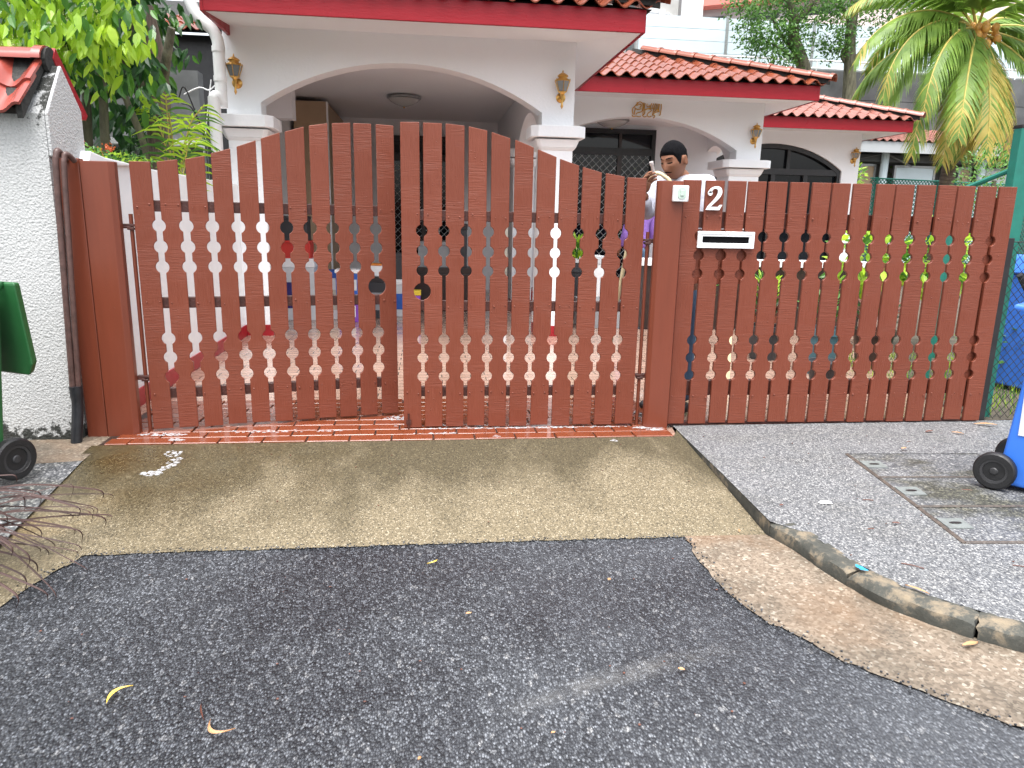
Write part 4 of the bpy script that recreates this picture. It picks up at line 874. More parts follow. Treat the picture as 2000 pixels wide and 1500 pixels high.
def pinnate(b, rach, leaf_len, n, W, hang, mi_fn, tube=True, r0=.006, seg=5):
    P_ = smooth_path(rach, 10)
    for k in range(n):
        s = .12 + .88 * k / (n - 1); i = min(int(s * (len(P_) - 1)), len(P_) - 2); p = P_[i].lerp(P_[i + 1], s * (len(P_) - 1) - i) if i < len(P_) - 1 else P_[-1]
        d = (P_[i + 1] - P_[i]).normalized(); up = Vector((0, 0, 1)); sd_ = d.cross(up); sd_ = sd_.normalized() if sd_.length > .05 else Vector((1, 0, 0))
        L_ = leaf_len * (sin(pi * (.16 + .80 * s)) ** .6) * random.uniform(.88, 1.1)
        for sg in (1, -1):
            b.cur = mi_fn(s); dd = (d * random.uniform(.5, .75) + sd_ * sg * (1 - hang * .55) + up * (.28 * (1 - hang))).normalized()
            q = [p]; cur = dd.copy()
            for j in range(3): cur = (cur + Vector((0, 0, -hang * .55)) + rv() * .05).normalized(); q.append(q[-1] + cur * (L_ / 3))
            nn = cur.cross(d); wv = (dd.cross(sd_.cross(dd) if False else up)).normalized() * 0 + d * W
            vs = []
            for j, pp in enumerate(q): f_ = (.55, 1, .75, .06)[j]; vs += [pp - wv * (.5 * f_), pp + wv * (.5 * f_)]
            b.add(vs, [(0, 1, 3, 2), (2, 3, 5, 4), (4, 5, 7, 6)])
    return P_
ap = thing('areca_palm', 'small yellow-green palm by the downpipe behind the white wall', 'palm', (-2.22, 2.45, 0))
b = B(); st = B()
for tip, ln in (((-2.33, 2.35, 2.16), 0), ((-1.86, 2.3, 2.18), 0), ((-1.84, 2.1, 1.90), 0), ((-2.05, 2.0, 2.08), 0), ((-2.16, 2.3, 2.25), 0), ((-1.95, 2.5, 2.06), 0)):
    base = Vector((-2.19 + random.uniform(-.03, .03), 2.45, 1.35)); t_ = Vector(tip); mid = base.lerp(t_, .55) + Vector((0, 0, .22))
    P_ = pinnate(b, [base, base.lerp(mid, .5) + Vector((0, 0, .05)), mid, t_], .34, 12, .022, .7, lambda s: random.choice((0, 0, 1))); st.tube(P_, .006, 6)
foliage_obj(ap, 'frond', b, ['leaf_lime', 'leaf_mid']); part('stalk', st.tube([(-2.19, 2.45, -.1), (-2.19, 2.45, 1.4)], .02, 8).mesh('stalk', 'rachis', smooth=True), ap)

# coconut palm
cpalm = thing('coconut_palm', 'coconut palm with drooping fronds and orange nuts beyond the house', 'palm', (11.35, 11.0, 0))
CP = Vector((12.05, 11.6, 5.55))
P_ = smooth_path([(11.35, 10.95, -.1), (11.42, 11.0, 1.8), (11.6, 11.2, 3.2), (11.95, 11.55, 5.3)], 12)
part('trunk', B().tube(P_, [.16 - .03 * i / len(P_) + (.008 if i % 2 else 0) for i in range(len(P_))], 12).mesh('trunk', 'palm_bark', smooth=True), cpalm)
def palm_frond(az, el, L_, droop, kind, hang):
    d0 = Vector((cos(az), sin(az), 0)); p = CP.copy(); pts = [p.copy()]; a = el; n = 7
    for i in range(n): a2 = el - droop * ((i + 1) / n) ** 1.15; p = p + (d0 * cos(a2) + Vector((0, 0, sin(a2)))) * (L_ / n); pts.append(p.copy())
    b = B(); pick = {0: lambda s: 1 if (s > .75 and random.random() < .3) else 0, 1: lambda s: random.choice((0, 1, 1)) if s > .25 else 0, 2: lambda s: 1 if s < .5 else random.choice((1, 1, 2))}[kind]
    Q = pinnate(b, pts, .85, 105, .055, hang, pick)
    f = foliage_obj(cpalm, 'frond', b, ['frond', 'frond_y', 'frond_b'])
    part('rachis', B().tube(Q, [.035 * (1 - .85 * i / len(Q)) for i in range(len(Q))], 6).mesh('rachis', 'rachis', smooth=True), f)
D_ = radians
for az, el, L_, dr, kd, hg in ((180, 38, 3.3, 100, 0, .75), (196, 24, 3.5, 105, 0, .8), (214, 6, 3.3, 88, 0, .8), (232, -14, 3.4, 66, 0, .7), (252, -34, 3.3, 50, 1, .7), (243, -44, 2.8, 46, 2, .75), (268, -36, 2.8, 50, 1, .7), (292, -46, 3.0, 42, 2, .7), (310, -24, 3.3, 60, 0, .75), (332, -4, 3.4, 80, 0, .75), (350, 22, 3.4, 95, 0, .75), (168, 60, 3.2, 95, 0, .65), (205, 66, 3.0, 85, 0, .6), (250, 62, 3.1, 90, 0, .6), (20, 40, 3.3, 100, 0, .7), (60, 50, 3.2, 95, 0, .7), (110, 45, 3.2, 100, 0, .7), (140, 15, 3.3, 90, 0, .75), (300, 45, 3.2, 100, 0, .65), (222, -40, 3.3, 46, 1, .8), (206, -22, 3.5, 62, 0, .8), (236, -52, 3.0, 34, 1, .8), (318, -50, 2.9, 36, 1, .8), (190, 2, 3.4, 84, 0, .8)):
    palm_frond(D_(az), D_(el), L_, D_(dr), kd, hg)
for i in range(17):
    a = random.uniform(0, 2 * pi); r = random.uniform(.12, .36); c = (CP.x + r * cos(a) - .05, CP.y + r * sin(a) - .18, CP.z - .12 + random.uniform(-.28, .18))
    part('coconut', B().ball(c, .095, 10, 8, (.85, .85, 1.1)).mesh('coconut', 'coconut', smooth=True), cpalm)

# street trees behind
def street_tree(label, trunk, limbs, blobs, n, loc, lsz=.15):
    t = thing('street_tree', label, 'tree', loc, 'trees beyond the house')
    for nm, (pts, r0, r1) in [('trunk', trunk)] + [('limb', l) for l in limbs]:
        P_ = smooth_path(pts, 6); part(nm, B().tube(P_, [r0 + (r1 - r0) * i / (len(P_) - 1) for i in range(len(P_))], 10).mesh(nm, 'bark2', smooth=True), t)
    b = B()
    for (c, r, wgt) in blobs:
        for _ in range(int(n * wgt)):
            cc = Vector(c) + Vector([x * r for x in rv()])
            for _ in range(7): p = cc + rv() * .28; b.cur = random.choice((0, 0, 1)); leaf2(b, p, Vector((random.uniform(-1, 1), random.uniform(-1, 1), random.uniform(-1.1, .3))), rv() + Vector((0, -.5, .8)), lsz * random.uniform(.7, 1.3), lsz * .45)
    foliage_obj(t, 'crown', b, ['leaf_tree', 'leaf_tree2'])
street_tree('street tree with a leaning forked trunk nearer the pink flats', ([(13.35, 21.5, 0), (13.3, 21.5, 5), (13.15, 21.4, 6.5), (12.55, 21.2, 7.5), (12.35, 21.0, 8.2), (11.9, 21, 9.0)], .30, .13),
    [([(12.9, 21.3, 7.0), (12.2, 21.2, 7.5), (11.6, 21, 8.1)], .10, .04), ([(12.4, 21.1, 7.9), (12.9, 21, 8.5), (13.3, 21, 9.4)], .12, .05), ([(12.7, 21.3, 6.9), (11.9, 21, 7.2), (11.3, 21, 7.4)], .05, .02)],
    [((11.3, 21, 8.3), 1.1, .9), ((10.6, 20.8, 8.5), .75, .35), ((12.2, 21, 8.8), 1.2, .8), ((11.6, 20.9, 7.3), .85, .7), ((12.6, 21.2, 7.6), .8, .4), ((13.3, 21, 9.2), 1.2, .7), ((10.9, 20.8, 7.5), .6, .3), ((12.3, 21, 6.9), .5, .2), ((12, 21, 10), 1.6, .5)], 165, (13.35, 21.5, 0))
street_tree('street tree with an upright trunk just left of the coconut palm', ([(15.1, 21.6, 0), (15.05, 21.6, 5), (14.95, 21.6, 6.6), (14.75, 21.5, 7.8), (14.75, 21.4, 9.2)], .27, .15),
    [([(15.0, 21.6, 6.9), (15.5, 21.4, 7.6), (16.4, 21.2, 8.4)], .12, .05), ([(14.9, 21.6, 6.8), (14.6, 21.6, 7.1), (14.6, 21.6, 7.4)], .07, .05), ([(14.7, 21.5, 8.2), (14.1, 21.4, 8.9), (13.6, 21.3, 9.6)], .09, .04)],
    [((14.0, 21.3, 8.0), .85, .55), ((15.6, 21.3, 8.6), 1.0, .6), ((16.6, 21.1, 8.5), .9, .5), ((14.8, 21.4, 9.3), 1.3, .7), ((13.9, 21.3, 9.0), .9, .4), ((14.2, 21.4, 7.4), .55, .3), ((16.2, 21, 9.4), 1.2, .5), ((16.9, 21, 7.9), .6, .25)], 165, (15.1, 21.6, 0))
def shrub(label, c, r, n, L_, mats, cat='shrub', name='garden_shrub', group='garden shrubs beyond the fence', wf=.42, stem=True):
    t = thing(name, label, cat, (c[0], c[1], 0), group)
    if stem: part('stem', B().tube([(c[0], c[1], -.1), (c[0], c[1], c[2])], .025, 7).mesh('stem', 'bark2'), t)
    b = B()
    for _ in range(n):
        v = rv(); p = Vector((c[0] + v.x * r[0], c[1] + v.y * r[1], c[2] + v.z * r[2])); b.cur = random.randrange(len(mats)); l_ = L_ * random.uniform(.6, 1.25)
        leaf(b, p, v + Vector((random.uniform(-.6, .6), random.uniform(-.8, .4), random.uniform(-.5, .5))), Vector((0, -.5, 1)) + rv() * .6, l_, l_ * wf)
    foliage_obj(t, 'foliage', b, mats); return t
shrub('bright green broad-leaved shrub behind the middle of the slatted fence', (4.75, 3.0, .98), (.40, .35, .36), 260, .17, ['leaf_lime', 'leaf_lime', 'leaf_mid'])
shrub('bright green broad-leaved shrub behind the right end of the slatted fence', (5.45, 2.9, .98), (.45, .35, .38), 300, .17, ['leaf_lime', 'leaf_mid', 'leaf_lime'])
shrub('feathery light green bush at the far right beside the teal post', (6.55, 3.6, 1.85), (.42, .4, .42), 1500, .05, ['leaf_tree', 'leaf_tree2'], 'bush', 'feathery_bush')
shrub('lime green hedge under the pavilion behind the palm trunk', (19.2, 24.5, 3.3), (2.2, .5, .75), 900, .30, ['leaf_lime', 'leaf_mid'], 'hedge', 'pavilion_hedge')
shrub('yellow-green bush beside the corner of the wing wall', (12.35, 16.5, 2.7), (.45, .5, .45), 420, .16, ['leaf_lime', 'leaf_mid'], 'bush', 'corner_bush')
shrub('pink flowering bush under the pavilion at the right', (22.0, 24.2, 3.25), (.6, .3, .5), 420, .17, ['pinkflower', 'leaf_mid', 'pinkflower'], 'bush', 'flowering_bush')
shrub('small green plant on top of the grey retaining wall foot', (12.1, 18.5, 4.9), (.35, .3, .25), 260, .13, ['leaf_tree2', 'leaf_lime'], 'plant', 'wall_plant')
shrub('dark green bush inside the chain-link fence by the blue bin', (5.2, 1.2, .35), (.5, .6, .30), 420, .10, ['leaf_mid', 'leaf_lime', 'leaf_dark'], 'bush', 'verge_bush')

# dry red grass clump, lower left
gc = thing('dry_grass_clump', 'reddish brown dry grass blades at the lower left kerb', 'grass', (-1.95, -1.75, 0))
b = B()
for tip in [(-1.40, -1.30, .10), (-1.34, -1.62, .16), (-1.28, -1.84, .04), (-1.36, -1.95, .0), (-1.33, -1.72, .22), (-1.45, -1.5, .22), (-1.42, -2.0, .02), (-1.31, -1.80, .10), (-1.55, -1.45, .15), (-1.45, -1.85, .10), (-1.5, -1.7, .05), (-1.5, -2.02, .06), (-1.38, -1.68, .02), (-1.42, -1.55, .05), (-1.46, -1.92, .16), (-1.6, -1.6, .3), (-1.36, -1.88, -.03)] + [(-1.33 - random.random() * .3, random.uniform(-2.05, -1.35), random.uniform(-.02, .2)) for _ in range(16)]:
    base = Vector((-1.97 + random.uniform(-.06, .06), -1.72 + random.uniform(-.12, .12), 0.0)); t_ = Vector(tip); mid = base.lerp(t_, .5) + Vector((0, 0, random.uniform(.05, .16)))
    Q = smooth_path([base, mid, t_, t_ + Vector((.02, random.uniform(-.03, .03), -random.uniform(.02, .07)))], 8); wd = random.uniform(.006, .013); vs = []
    for i, p in enumerate(Q): w_ = wd * (1 - .8 * i / len(Q)); vs += [p + Vector((0, -w_, 0)), p + Vector((0, 0, w_ * .6)), p + Vector((0, w_, 0))]
    b.cur = random.randrange(2); b.add(vs, [f for i in range(len(Q) - 1) for f in ((i * 3, i * 3 + 1, i * 3 + 4, i * 3 + 3), (i * 3 + 1, i * 3 + 2, i * 3 + 5, i * 3 + 4))])
foliage_obj(gc, 'blade', b, ['drygrass', 'drygrass'])

# fallen leaves, each one by itself
def fallen(label, x, y, L_, W, ang, mat, z=None, bend=.1, cat='leaf'):
    z0 = (.0 if (x > 1.62 and y > -2.2) or x > 2.2 else (-.062 if y < -1.55 else z_apron(x, y) + .003)) if z is None else z
    if z is None and y < -1.55 and x > 1.15 and x < 1.62: z0 = -.058
    t = tag(link('fallen_leaf', None or leafmesh(L_, W, mat, bend), None, (x, y, z0 + .006), (random.uniform(-.1, .1), random.uniform(-.1, .1), ang)), label, cat, 'fallen leaves on the ground')
def leafmesh(L_, W, mat, bend):
    b = B(); n = 9; vs = []
    for i in range(n + 1):
        t = i / n; w_ = W * .5 * (sin(pi * min(1, t * 1.02)) ** .8) + .0004; cx = bend * L_ * (t - .5) ** 2 * 2; z = .012 * sin(pi * t) * L_ / .1 * .5
        vs += [((t - .5) * L_, cx - w_, z + .002), ((t - .5) * L_, cx, z - .001), ((t - .5) * L_, cx + w_, z + .002)]
    b.add(vs, [f for i in range(n) for f in ((i * 3, i * 3 + 1, i * 3 + 4, i * 3 + 3), (i * 3 + 1, i * 3 + 2, i * 3 + 5, i * 3 + 4))]); return b.mesh('fallen_leaf', mat, recalc=False)
fallen('yellow curved leaf on the asphalt at the lower left', -.90, -2.49, .085, .014, 1.0, 'yellowleaf', bend=-.5)
fallen('tan curved dry leaf on the asphalt near the bottom edge', -.575, -2.69, .085, .012, -.5, 'dryleaf', bend=.9)
fallen('thin dark leaf stalk above the tan curved leaf on the asphalt', -.63, -2.60, .075, .004, -1.2, 'redleaf')
fallen('small yellow leaf on the asphalt near the apron edge', .023, -1.741, .055, .009, .7, 'yellowleaf', bend=.4)
fallen('pale bent leaf in the gutter by the right frame edge', 1.797, -2.474, .075, .02, .25, 'dryleaf', -.058)
fallen('orange-brown leaf scrap left of the road centre', .14, -2.139, .022, .013, .2, 'dryleaf')
fallen('orange leaf scrap on the asphalt right of the road centre', .781, -2.52, .022, .012, -.4, 'dryleaf')
fallen('small brown leaf scrap high on the asphalt near the gutter', .698, -1.933, .02, .012, .9, 'dryleaf')
fallen('long tan leaf on the pavement near the kerb', 1.774, -2.215, .085, .012, -1.0, 'dryleaf', .002)
fallen('red-brown leaf on the pavement near the fence foot', 3.244, -.252, .06, .022, .1, 'redleaf', .002)
fallen('tan leaf on the pavement by the fence end', 3.411, -.294, .07, .02, -.5, 'dryleaf', .002)
fallen('dark curled leaf on the middle of the pavement', 2.082, -1.638, .035, .016, -.3, 'redleaf', .002)
fallen('tan dry leaf lying on the far drain cover', 2.824, -.606, .05, .018, .4, 'dryleaf', .008)
fallen('red leaf piece on the pavement below the near drain cover', 2.42, -2.02, .04, .014, -.6, 'redleaf', .002)
fallen('tan leaf strip at the foot of the chain-link fence', 3.75, -.12, .14, .03, -.4, 'dryleaf', .004)
fallen('reddish leaf piece on the pavement left part', 1.66, -1.40, .025, .013, .4, 'redleaf', .002)
fallen('pale tan leaf bit at the corner of the apron', 1.40, -1.53, .03, .008, 1.3, 'dryleaf')
fallen('tiny orange leaf crumb on the lower asphalt', .334, -2.768, .014, .008, .3, 'dryleaf')
fallen('tiny brown leaf crumb at the bottom edge of the asphalt', -.025, -2.832, .014, .008, 1.1, 'dryleaf')
pc = tag(link('paper_scrap', B().add([(0, 0, .002), (.055, -.008, .003), (.062, .022, .004), (.045, .030, .003), (.012, .028, .004), (-.006, .015, .002)], [(0, 1, 2, 3, 4, 5)]).mesh('paper_scrap', 'white'), None, (1.865, -1.385, .003)), 'white torn paper scrap lying on the pavement', 'paper')
tw = B()
for x, y, a, l_ in ((1.92, -1.68, .1, .03), (1.86, -2.0, -.7, .08), (2.3, -2.05, -.5, .13), (2.1, -1.35, -.2, .05), (2.55, -2.1, -.5, .12), (2.95, -.45, .3, .03), (2.2, -.45, .9, .02), (1.9, -.7, .4, .015), (2.7, -1.25, -.3, .05), (2.3, -2.25, .8, .02)):
    tw.tube([(x, y, .004), (x + l_ * .5 * cos(a), y + l_ * .5 * sin(a), .006), (x + l_ * cos(a), y + l_ * sin(a), .004)], .0022, 5)
two = link('twig_litter', tw.mesh('twig_litter', 'redleaf')); two['kind'] = 'stuff'; tag(two, 'thin dark twigs and stalks scattered over the pebble pavement', 'twigs')
cr_ = B(); 
for _ in range(130):
    x, y = random.choice(((random.uniform(1.65, 3.6), random.uniform(-2.2, -.1)), (random.uniform(-1.3, 1.1), random.uniform(-2.9, -1.6)), (random.uniform(-1.7, 1.4), random.uniform(-1.4, -.3)))); z = .003 if x > 1.62 else (-.064 if y < -1.55 else z_apron(x, y) + .003)
    s_ = random.uniform(.002, .006); cr_.ball((x, y, z), s_, 5, 3, (1, random.uniform(.4, 1), .4))
cro = link('leaf_crumbs', cr_.mesh('leaf_crumbs', 'redleaf')); cro['kind'] = 'stuff'; tag(cro, 'tiny dark leaf crumbs scattered over apron, road and pavement', 'litter')

# ================================================================== BINS
def wheel(parent, c, ax, r=.096, wd=.05):
    """bin wheel with a spoked hub; ax = unit axle direction pointing outward"""
    ax = Vector(ax).normalized(); up = Vector((0, 0, 1)); s = ax.cross(up).normalized() * -1; Mx = basis(s, up, ax, Vector(c))
    def tr(b): b.v = [tuple(Mx @ Vector(v)) for v in b.v]; return b
    w_ = part('wheel', tr(B().lathe([(r * .62, wd * .30), (r * .66, wd * .5), (r * .90, wd * .5), (r * .985, wd * .34), (r, wd * .16), (r * .985, .0), (r, -wd * .16), (r * .985, -wd * .34), (r * .9, -wd * .5), (r * .5, -wd * .5)], 30)).mesh('wheel', 'rubber', smooth=True), parent)
    rim = B().lathe([(r * .50, wd * .12), (r * .53, wd * .42), (r * .66, wd * .44), (r * .66, -wd * .2)], 28); part('rim', tr(rim).mesh('rim', 'hubgrey', smooth=True), w_)
    hub = B().lathe([(r * .20, -wd * .3), (r * .20, wd * .36), (r * .15, wd * .44), (.001, wd * .45)], 16)
    for k in range(8):
        a = 2 * pi * k / 8; d = Vector((cos(a), sin(a), 0)); n = Vector((-sin(a), cos(a), 0)); p0, p1 = d * (r * .17), d * (r * .55)
        hub.add([(*(p0 - n * .006).xy, wd * .20), (*(p0 + n * .006).xy, wd * .20), (*(p1 + n * .005).xy, wd * .30), (*(p1 - n * .005).xy, wd * .30), (*(p0 - n * .006).xy, -.01), (*(p0 + n * .006).xy, -.01), (*(p1 + n * .005).xy, -.01), (*(p1 - n * .005).xy, -.01)], [(0, 1, 2, 3), (0, 4, 5, 1), (1, 5, 6, 2), (2, 6, 7, 3), (3, 7, 4, 0)])
    part('hub', tr(hub).mesh('hub', 'hubgrey'), w_)
    part('web', tr(B().lathe([(r * .6, -.014), (r * .6, -.012)], 24)).mesh('web', 'darkhole'), w_)
def tapered(b, c, d0, w0, l0, w1, l1, z0, z1, rot):
    R_ = Matrix.Rotation(rot, 3, 'Z')
    vs = []
    for (w_, l_, z) in ((w0, l0, z0), (w1, l1, z1)):
        for sx, sy in ((-1, -1), (1, -1), (1, 1), (-1, 1)): v = R_ @ Vector((sx * l_ / 2 + d0 * (z - z0), sy * w_ / 2, 0)); vs.append((c[0] + v.x, c[1] + v.y, z))
    return b.add(vs, [(0, 3, 2, 1), (4, 5, 6, 7), (0, 1, 5, 4), (1, 2, 6, 5), (2, 3, 7, 6), (3, 0, 4, 7)])
M['darkhole'] = simple('dark_recess', (.003, .003, .003), .9, .1, 5); M['hubgrey'] = simple('dark_grey_hub', (.030, .030, .032), .45, .2, 20)
# blue recycling bin: its wheels and handle face left, its side faces the road
rb = math.atan2(-.8, .6); bc_ = (3.16, -1.312); ux = Vector((cos(rb), sin(rb), 0)); uy = Vector((-sin(rb), cos(rb), 0))
bb = thing('wheelie_bin', 'blue plastic wheelie bin on the pavement at the right edge', 'bin', (bc_[0], bc_[1], 0), 'wheelie bins')
part('body', tapered(B(), bc_, .11, .32, .45, .38, .50, .03, .93, rb).mesh('body', 'bin_blue', bevel=.02, bseg=3), bb)
part('lid', tapered(B(), (bc_[0] + .07, bc_[1] - .09), .0, .42, .54, .38, .50, .935, .99, rb).mesh('lid', 'bin_blue', bevel=.015), bb)
c0 = Vector((bc_[0], bc_[1], 0))
part('handle', B().tube([c0 - ux * .20 - uy * .15 + Vector((0, 0, .92)), c0 - ux * .26 - uy * .15 + Vector((0, 0, .93)), c0 - ux * .26 + uy * .15 + Vector((0, 0, .93)), c0 - ux * .20 + uy * .15 + Vector((0, 0, .92))], .014, 8).mesh('handle', 'bin_blue', smooth=True), bb)
lbp = [c0 - uy * (.161 + (z - .03) * .0333 + .004) + ux * x + Vector((0, 0, z)) for x, z in ((-.16, .30), (.16, .30), (.17, .66), (-.165, .66))]
part('label_sticker', B().add(lbp, [(0, 1, 2, 3)]).mesh('label_sticker', 'sticker'), bb)
part('axle', B().tube([c0 - ux * .225 - uy * .2 + Vector((0, 0, .105)), c0 - ux * .225 + uy * .2 + Vector((0, 0, .105))], .012, 8).mesh('axle', 'steel'), bb)
for s in (-1, 1): wheel(bb, c0 - ux * .225 + uy * (s * .205) + Vector((0, 0, .104)), uy * s)
# green bin: lid thrown open and hanging down behind it
rg = math.atan2(.9, .44); gcx = (-2.32, -.95); c0 = Vector((gcx[0], gcx[1], 0)); ux = Vector((cos(rg), sin(rg), 0)); uy = Vector((-sin(rg), cos(rg), 0))
gb = thing('wheelie_bin', 'green plastic wheelie bin with its lid hanging open at the left edge', 'bin', (*gcx, 0), 'wheelie bins')
part('body', tapered(B(), gcx, .03, .38, .46, .46, .54, .03, .93, rg).mesh('body', 'bin_green', bevel=.02, bseg=3), gb)
ld = B(); q = [(-.275, 0), (.275, 0), (.275, -.40), (.235, -.46), (-.235, -.46), (-.275, -.40)]
ld.add([tuple(c0 + ux * (.33 + .10 * (-z) ) + uy * y + Vector((0, 0, .96 + z))) for y, z in q] + [tuple(c0 + ux * (.375 + .10 * (-z)) + uy * y * .93 + Vector((0, 0, .96 + z * .97))) for y, z in q], [(0, 1, 2, 3, 4, 5), (11, 10, 9, 8, 7, 6)] + [(i, 6 + i, 6 + (i + 1) % 6, (i + 1) % 6) for i in range(6)])
part('lid', ld.mesh('lid', 'bin_green', bevel=.014, bseg=3), gb)
part('handle', B().tube([c0 + ux * .27 - uy * .2 + Vector((0, 0, .90)), c0 + ux * .33 - uy * .2 + Vector((0, 0, .95)), c0 + ux * .33 + uy * .2 + Vector((0, 0, .95)), c0 + ux * .27 + uy * .2 + Vector((0, 0, .90))], .014, 8).mesh('handle', 'bin_green', smooth=True), gb)
part('axle', B().tube([c0 + ux * .25 - uy * .22 + Vector((0, 0, .115)), c0 + ux * .25 + uy * .22 + Vector((0, 0, .115))], .012, 8).mesh('axle', 'steel'), gb)
for s in (-1, 1): wheel(gb, c0 + ux * .262 + uy * (s * .215) + Vector((0, 0, .106)), uy * s, .106)
# second blue bin beyond the chain-link fence
b2 = thing('wheelie_bin', 'blue bin partly seen through the chain-link fence', 'bin', (5.0, 1.0, 0), 'wheelie bins')
part('body', tapered(B(), (5.0, 1.0), .0, .4, .44, .48, .54, .03, .95, .2).mesh('body', 'bin_blue', bevel=.02, bseg=3), b2)
part('lid', tapered(B(), (5.0, 1.0), .0, .54, .62, .40, .46, .955, 1.10, .2).mesh('lid', 'bin_blue', bevel=.03, bseg=3), b2)

# ================================================================== FENCES AT THE RIGHT
def mesh_fence(label, p0, p1, z0, z1, sp, r, mat, posts, pmat, name='chain_link_fence'):
    t = thing(name, label, 'fence', (p0[0], p0[1], 0)); a = Vector((*p0, 0)); b_ = Vector((*p1, 0)); L_ = (b_ - a).length; d = (b_ - a).normalized(); h = z1 - z0; w_ = B(); n = int((L_ + h) / sp)
    for i in range(n):
        for sg in (1, -1):
            s0 = i * sp - h; pa, pb = max(0, s0), min(L_, s0 + h)
            if pb <= pa: continue
            za, zb = pa - s0, pb - s0
            A, Bq = (pa, pb) if sg > 0 else (L_ - pa, L_ - pb)
            w_.tube([a + d * A + Vector((0, sg * r, z0 + za)), a + d * Bq + Vector((0, sg * r, z0 + zb))], r, 4, False)
    part('wire_mesh', w_.mesh('wire_mesh', mat), t)
    part('top_wire', B().tube([a + Vector((0, 0, z1)), b_ + Vector((0, 0, z1))], r * 1.6, 6).mesh('top_wire', mat), t)
    for s in posts: p = a + d * s; part('fence_post', B().box(p.x - .03, p.x + .03, p.y - .03, p.y + .03, -.1, z1 + .03).mesh('fence_post', pmat), t)
    return t
cf = mesh_fence('black chain-link fence beyond the brown slats at the right edge', (3.87, .06), (6.2, .22), .0, 1.22, .062, .0022, 'black_wire', (), 'black')
part('end_post', B().box(3.800, 3.862, .03, .09, -.03, 1.245).mesh('end_post', 'black', bevel=.003), cf)
part('brace', B().tube([(4.02, .12, 1.0), (4.55, .14, .30)], .022, 8).mesh('brace', 'black'), cf)
tp = thing('teal_gate_post', 'teal green metal post rising behind the end of the fence', 'post', (3.95, .16, 0))
part('post_body', B().box(3.865, 3.985, .13, .20, -.05, 1.95).mesh('post_body', 'green_metal', bevel=.005), tp)
part('stay', B().tube([(3.90, .17, 1.70), (3.70, .55, 1.52)], .018, 8).mesh('stay', 'green_metal'), tp)
part('post_cap', B().box(3.862, 3.988, .127, .203, 1.95, 1.97).mesh('post_cap', 'black'), tp)
mesh_fence('green chain-link boundary fence in front of the pavilion', (11.0, 13.2), (17.5, 14.6), .2, 2.48, .105, .012, 'green_wire', (.2, 2.6, 5.0), 'green_metal')
mesh_fence('green chain-link fence running back along the garden behind the bins', (4.0, .9), (7.6, 5.5), .0, 1.5, .09, .004, 'green_wire', (.1, 1.9, 3.8), 'green_metal')
lk = tag(link('garden_verge', grid_sheet([(3.87, .05), (9, .4), (14, 6), (14, 30), (9.5, 30), (9.3, 9), (5.8, 4.2), (3.9, .9)], 0, lambda x, y: -.008, 'garden_verge', 'soil')), 'bare soil verge', 'soil'); del lk['category'], lk['label']; lk['kind'] = 'structure'
gs_ = B()
for _ in range(2600):
    x, y = random.uniform(3.9, 6.6), random.uniform(.1, 2.6); gs_.cur = random.randrange(2); leaf2(gs_, Vector((x, y, -.01)), Vector((random.uniform(-.5, .5), random.uniform(-.5, .5), 1)), rv(), random.uniform(.03, .11), .008)
go = link('grass', gs_.mesh('grass', ['leaf_mid', 'leaf_lime'], recalc=False)); go['kind'] = 'stuff'; tag(go, 'patchy green grass on the verge behind the chain-link fence', 'grass')

# ================================================================== BACKGROUND BUILDINGS
M['conc'] = simple('weathered_concrete', (.15, .155, .155), .85, .35, 1.2, .2, 12); M['conc_d'] = simple('dark_stained_concrete', (.085, .09, .092), .85, .45, 1.0, .2, 12)
M['grey'] = simple('light_grey_cladding', (.42, .41, .39), .7, .1, 2); M['barrier'] = simple('pale_blue_panel', (.56, .66, .70), .35, .06, .8); M['salmon'] = simple('salmon_paint', (.68, .22, .18), .6, .06, .5); M['palepink'] = simple('pale_pink_paint', (.74, .62, .60), .6, .05, .5); M['flatgrey'] = simple('flat_grey_paint', (.42, .44, .45), .6, .08, .5)
rw = thing('retaining_wall', 'dark concrete retaining wall behind the trees', 'wall', (16, 24, 0))
for i in range(7): part('concrete_course', B().box(8, 40, 24.0, 24.4, i * 1.02, i * 1.02 + 1.0).mesh('concrete_course', 'conc_d' if i > 4 else 'conc'), rw)
nbp = thing('noise_barrier', 'pale blue panelled noise barrier above the retaining wall', 'barrier', (16, 25, 0))
part('base', B().box(8, 42, 24.7, 25.2, 0, 7.3).mesh('base', 'conc'), nbp)
for x in range(7):
    for r in range(4):
        x0 = 8.1 + x * 3.55; part('panel', B().box(x0, x0 + 3.47, 24.9, 24.98, 7.32 + r * .43, 7.32 + r * .43 + .415).mesh('panel', 'barrier'), nbp)
    part('upright', B().box(8.0 + x * 3.55, 8.1 + x * 3.55, 24.85, 25.05, 7.3, 9.1).mesh('upright', 'steel'), nbp)
rl = thing('white_railing', 'white tubular railing on top of the retaining wall', 'railing', (16, 24.1, 7.1))
for z in (7.22, 7.50): part('rail', B().tube([(8, 24.12, z), (40, 24.12, z)], .035, 6).mesh('rail', 'white'), rl)
for i in range(22): part('baluster', B().tube([(9 + i * 1.2, 24.12, 7.13), (9 + i * 1.2, 24.12, 7.5)], .03, 6).mesh('baluster', 'white'), rl)
fb = thing('apartment_block', 'pink and white apartment block far behind the trees', 'building', (19, 50, 0))
O = Vector((16.5, 51.6, 0)); dX = Vector((.86, -.51, 0)); dN = Vector((-.51, -.86, 0))
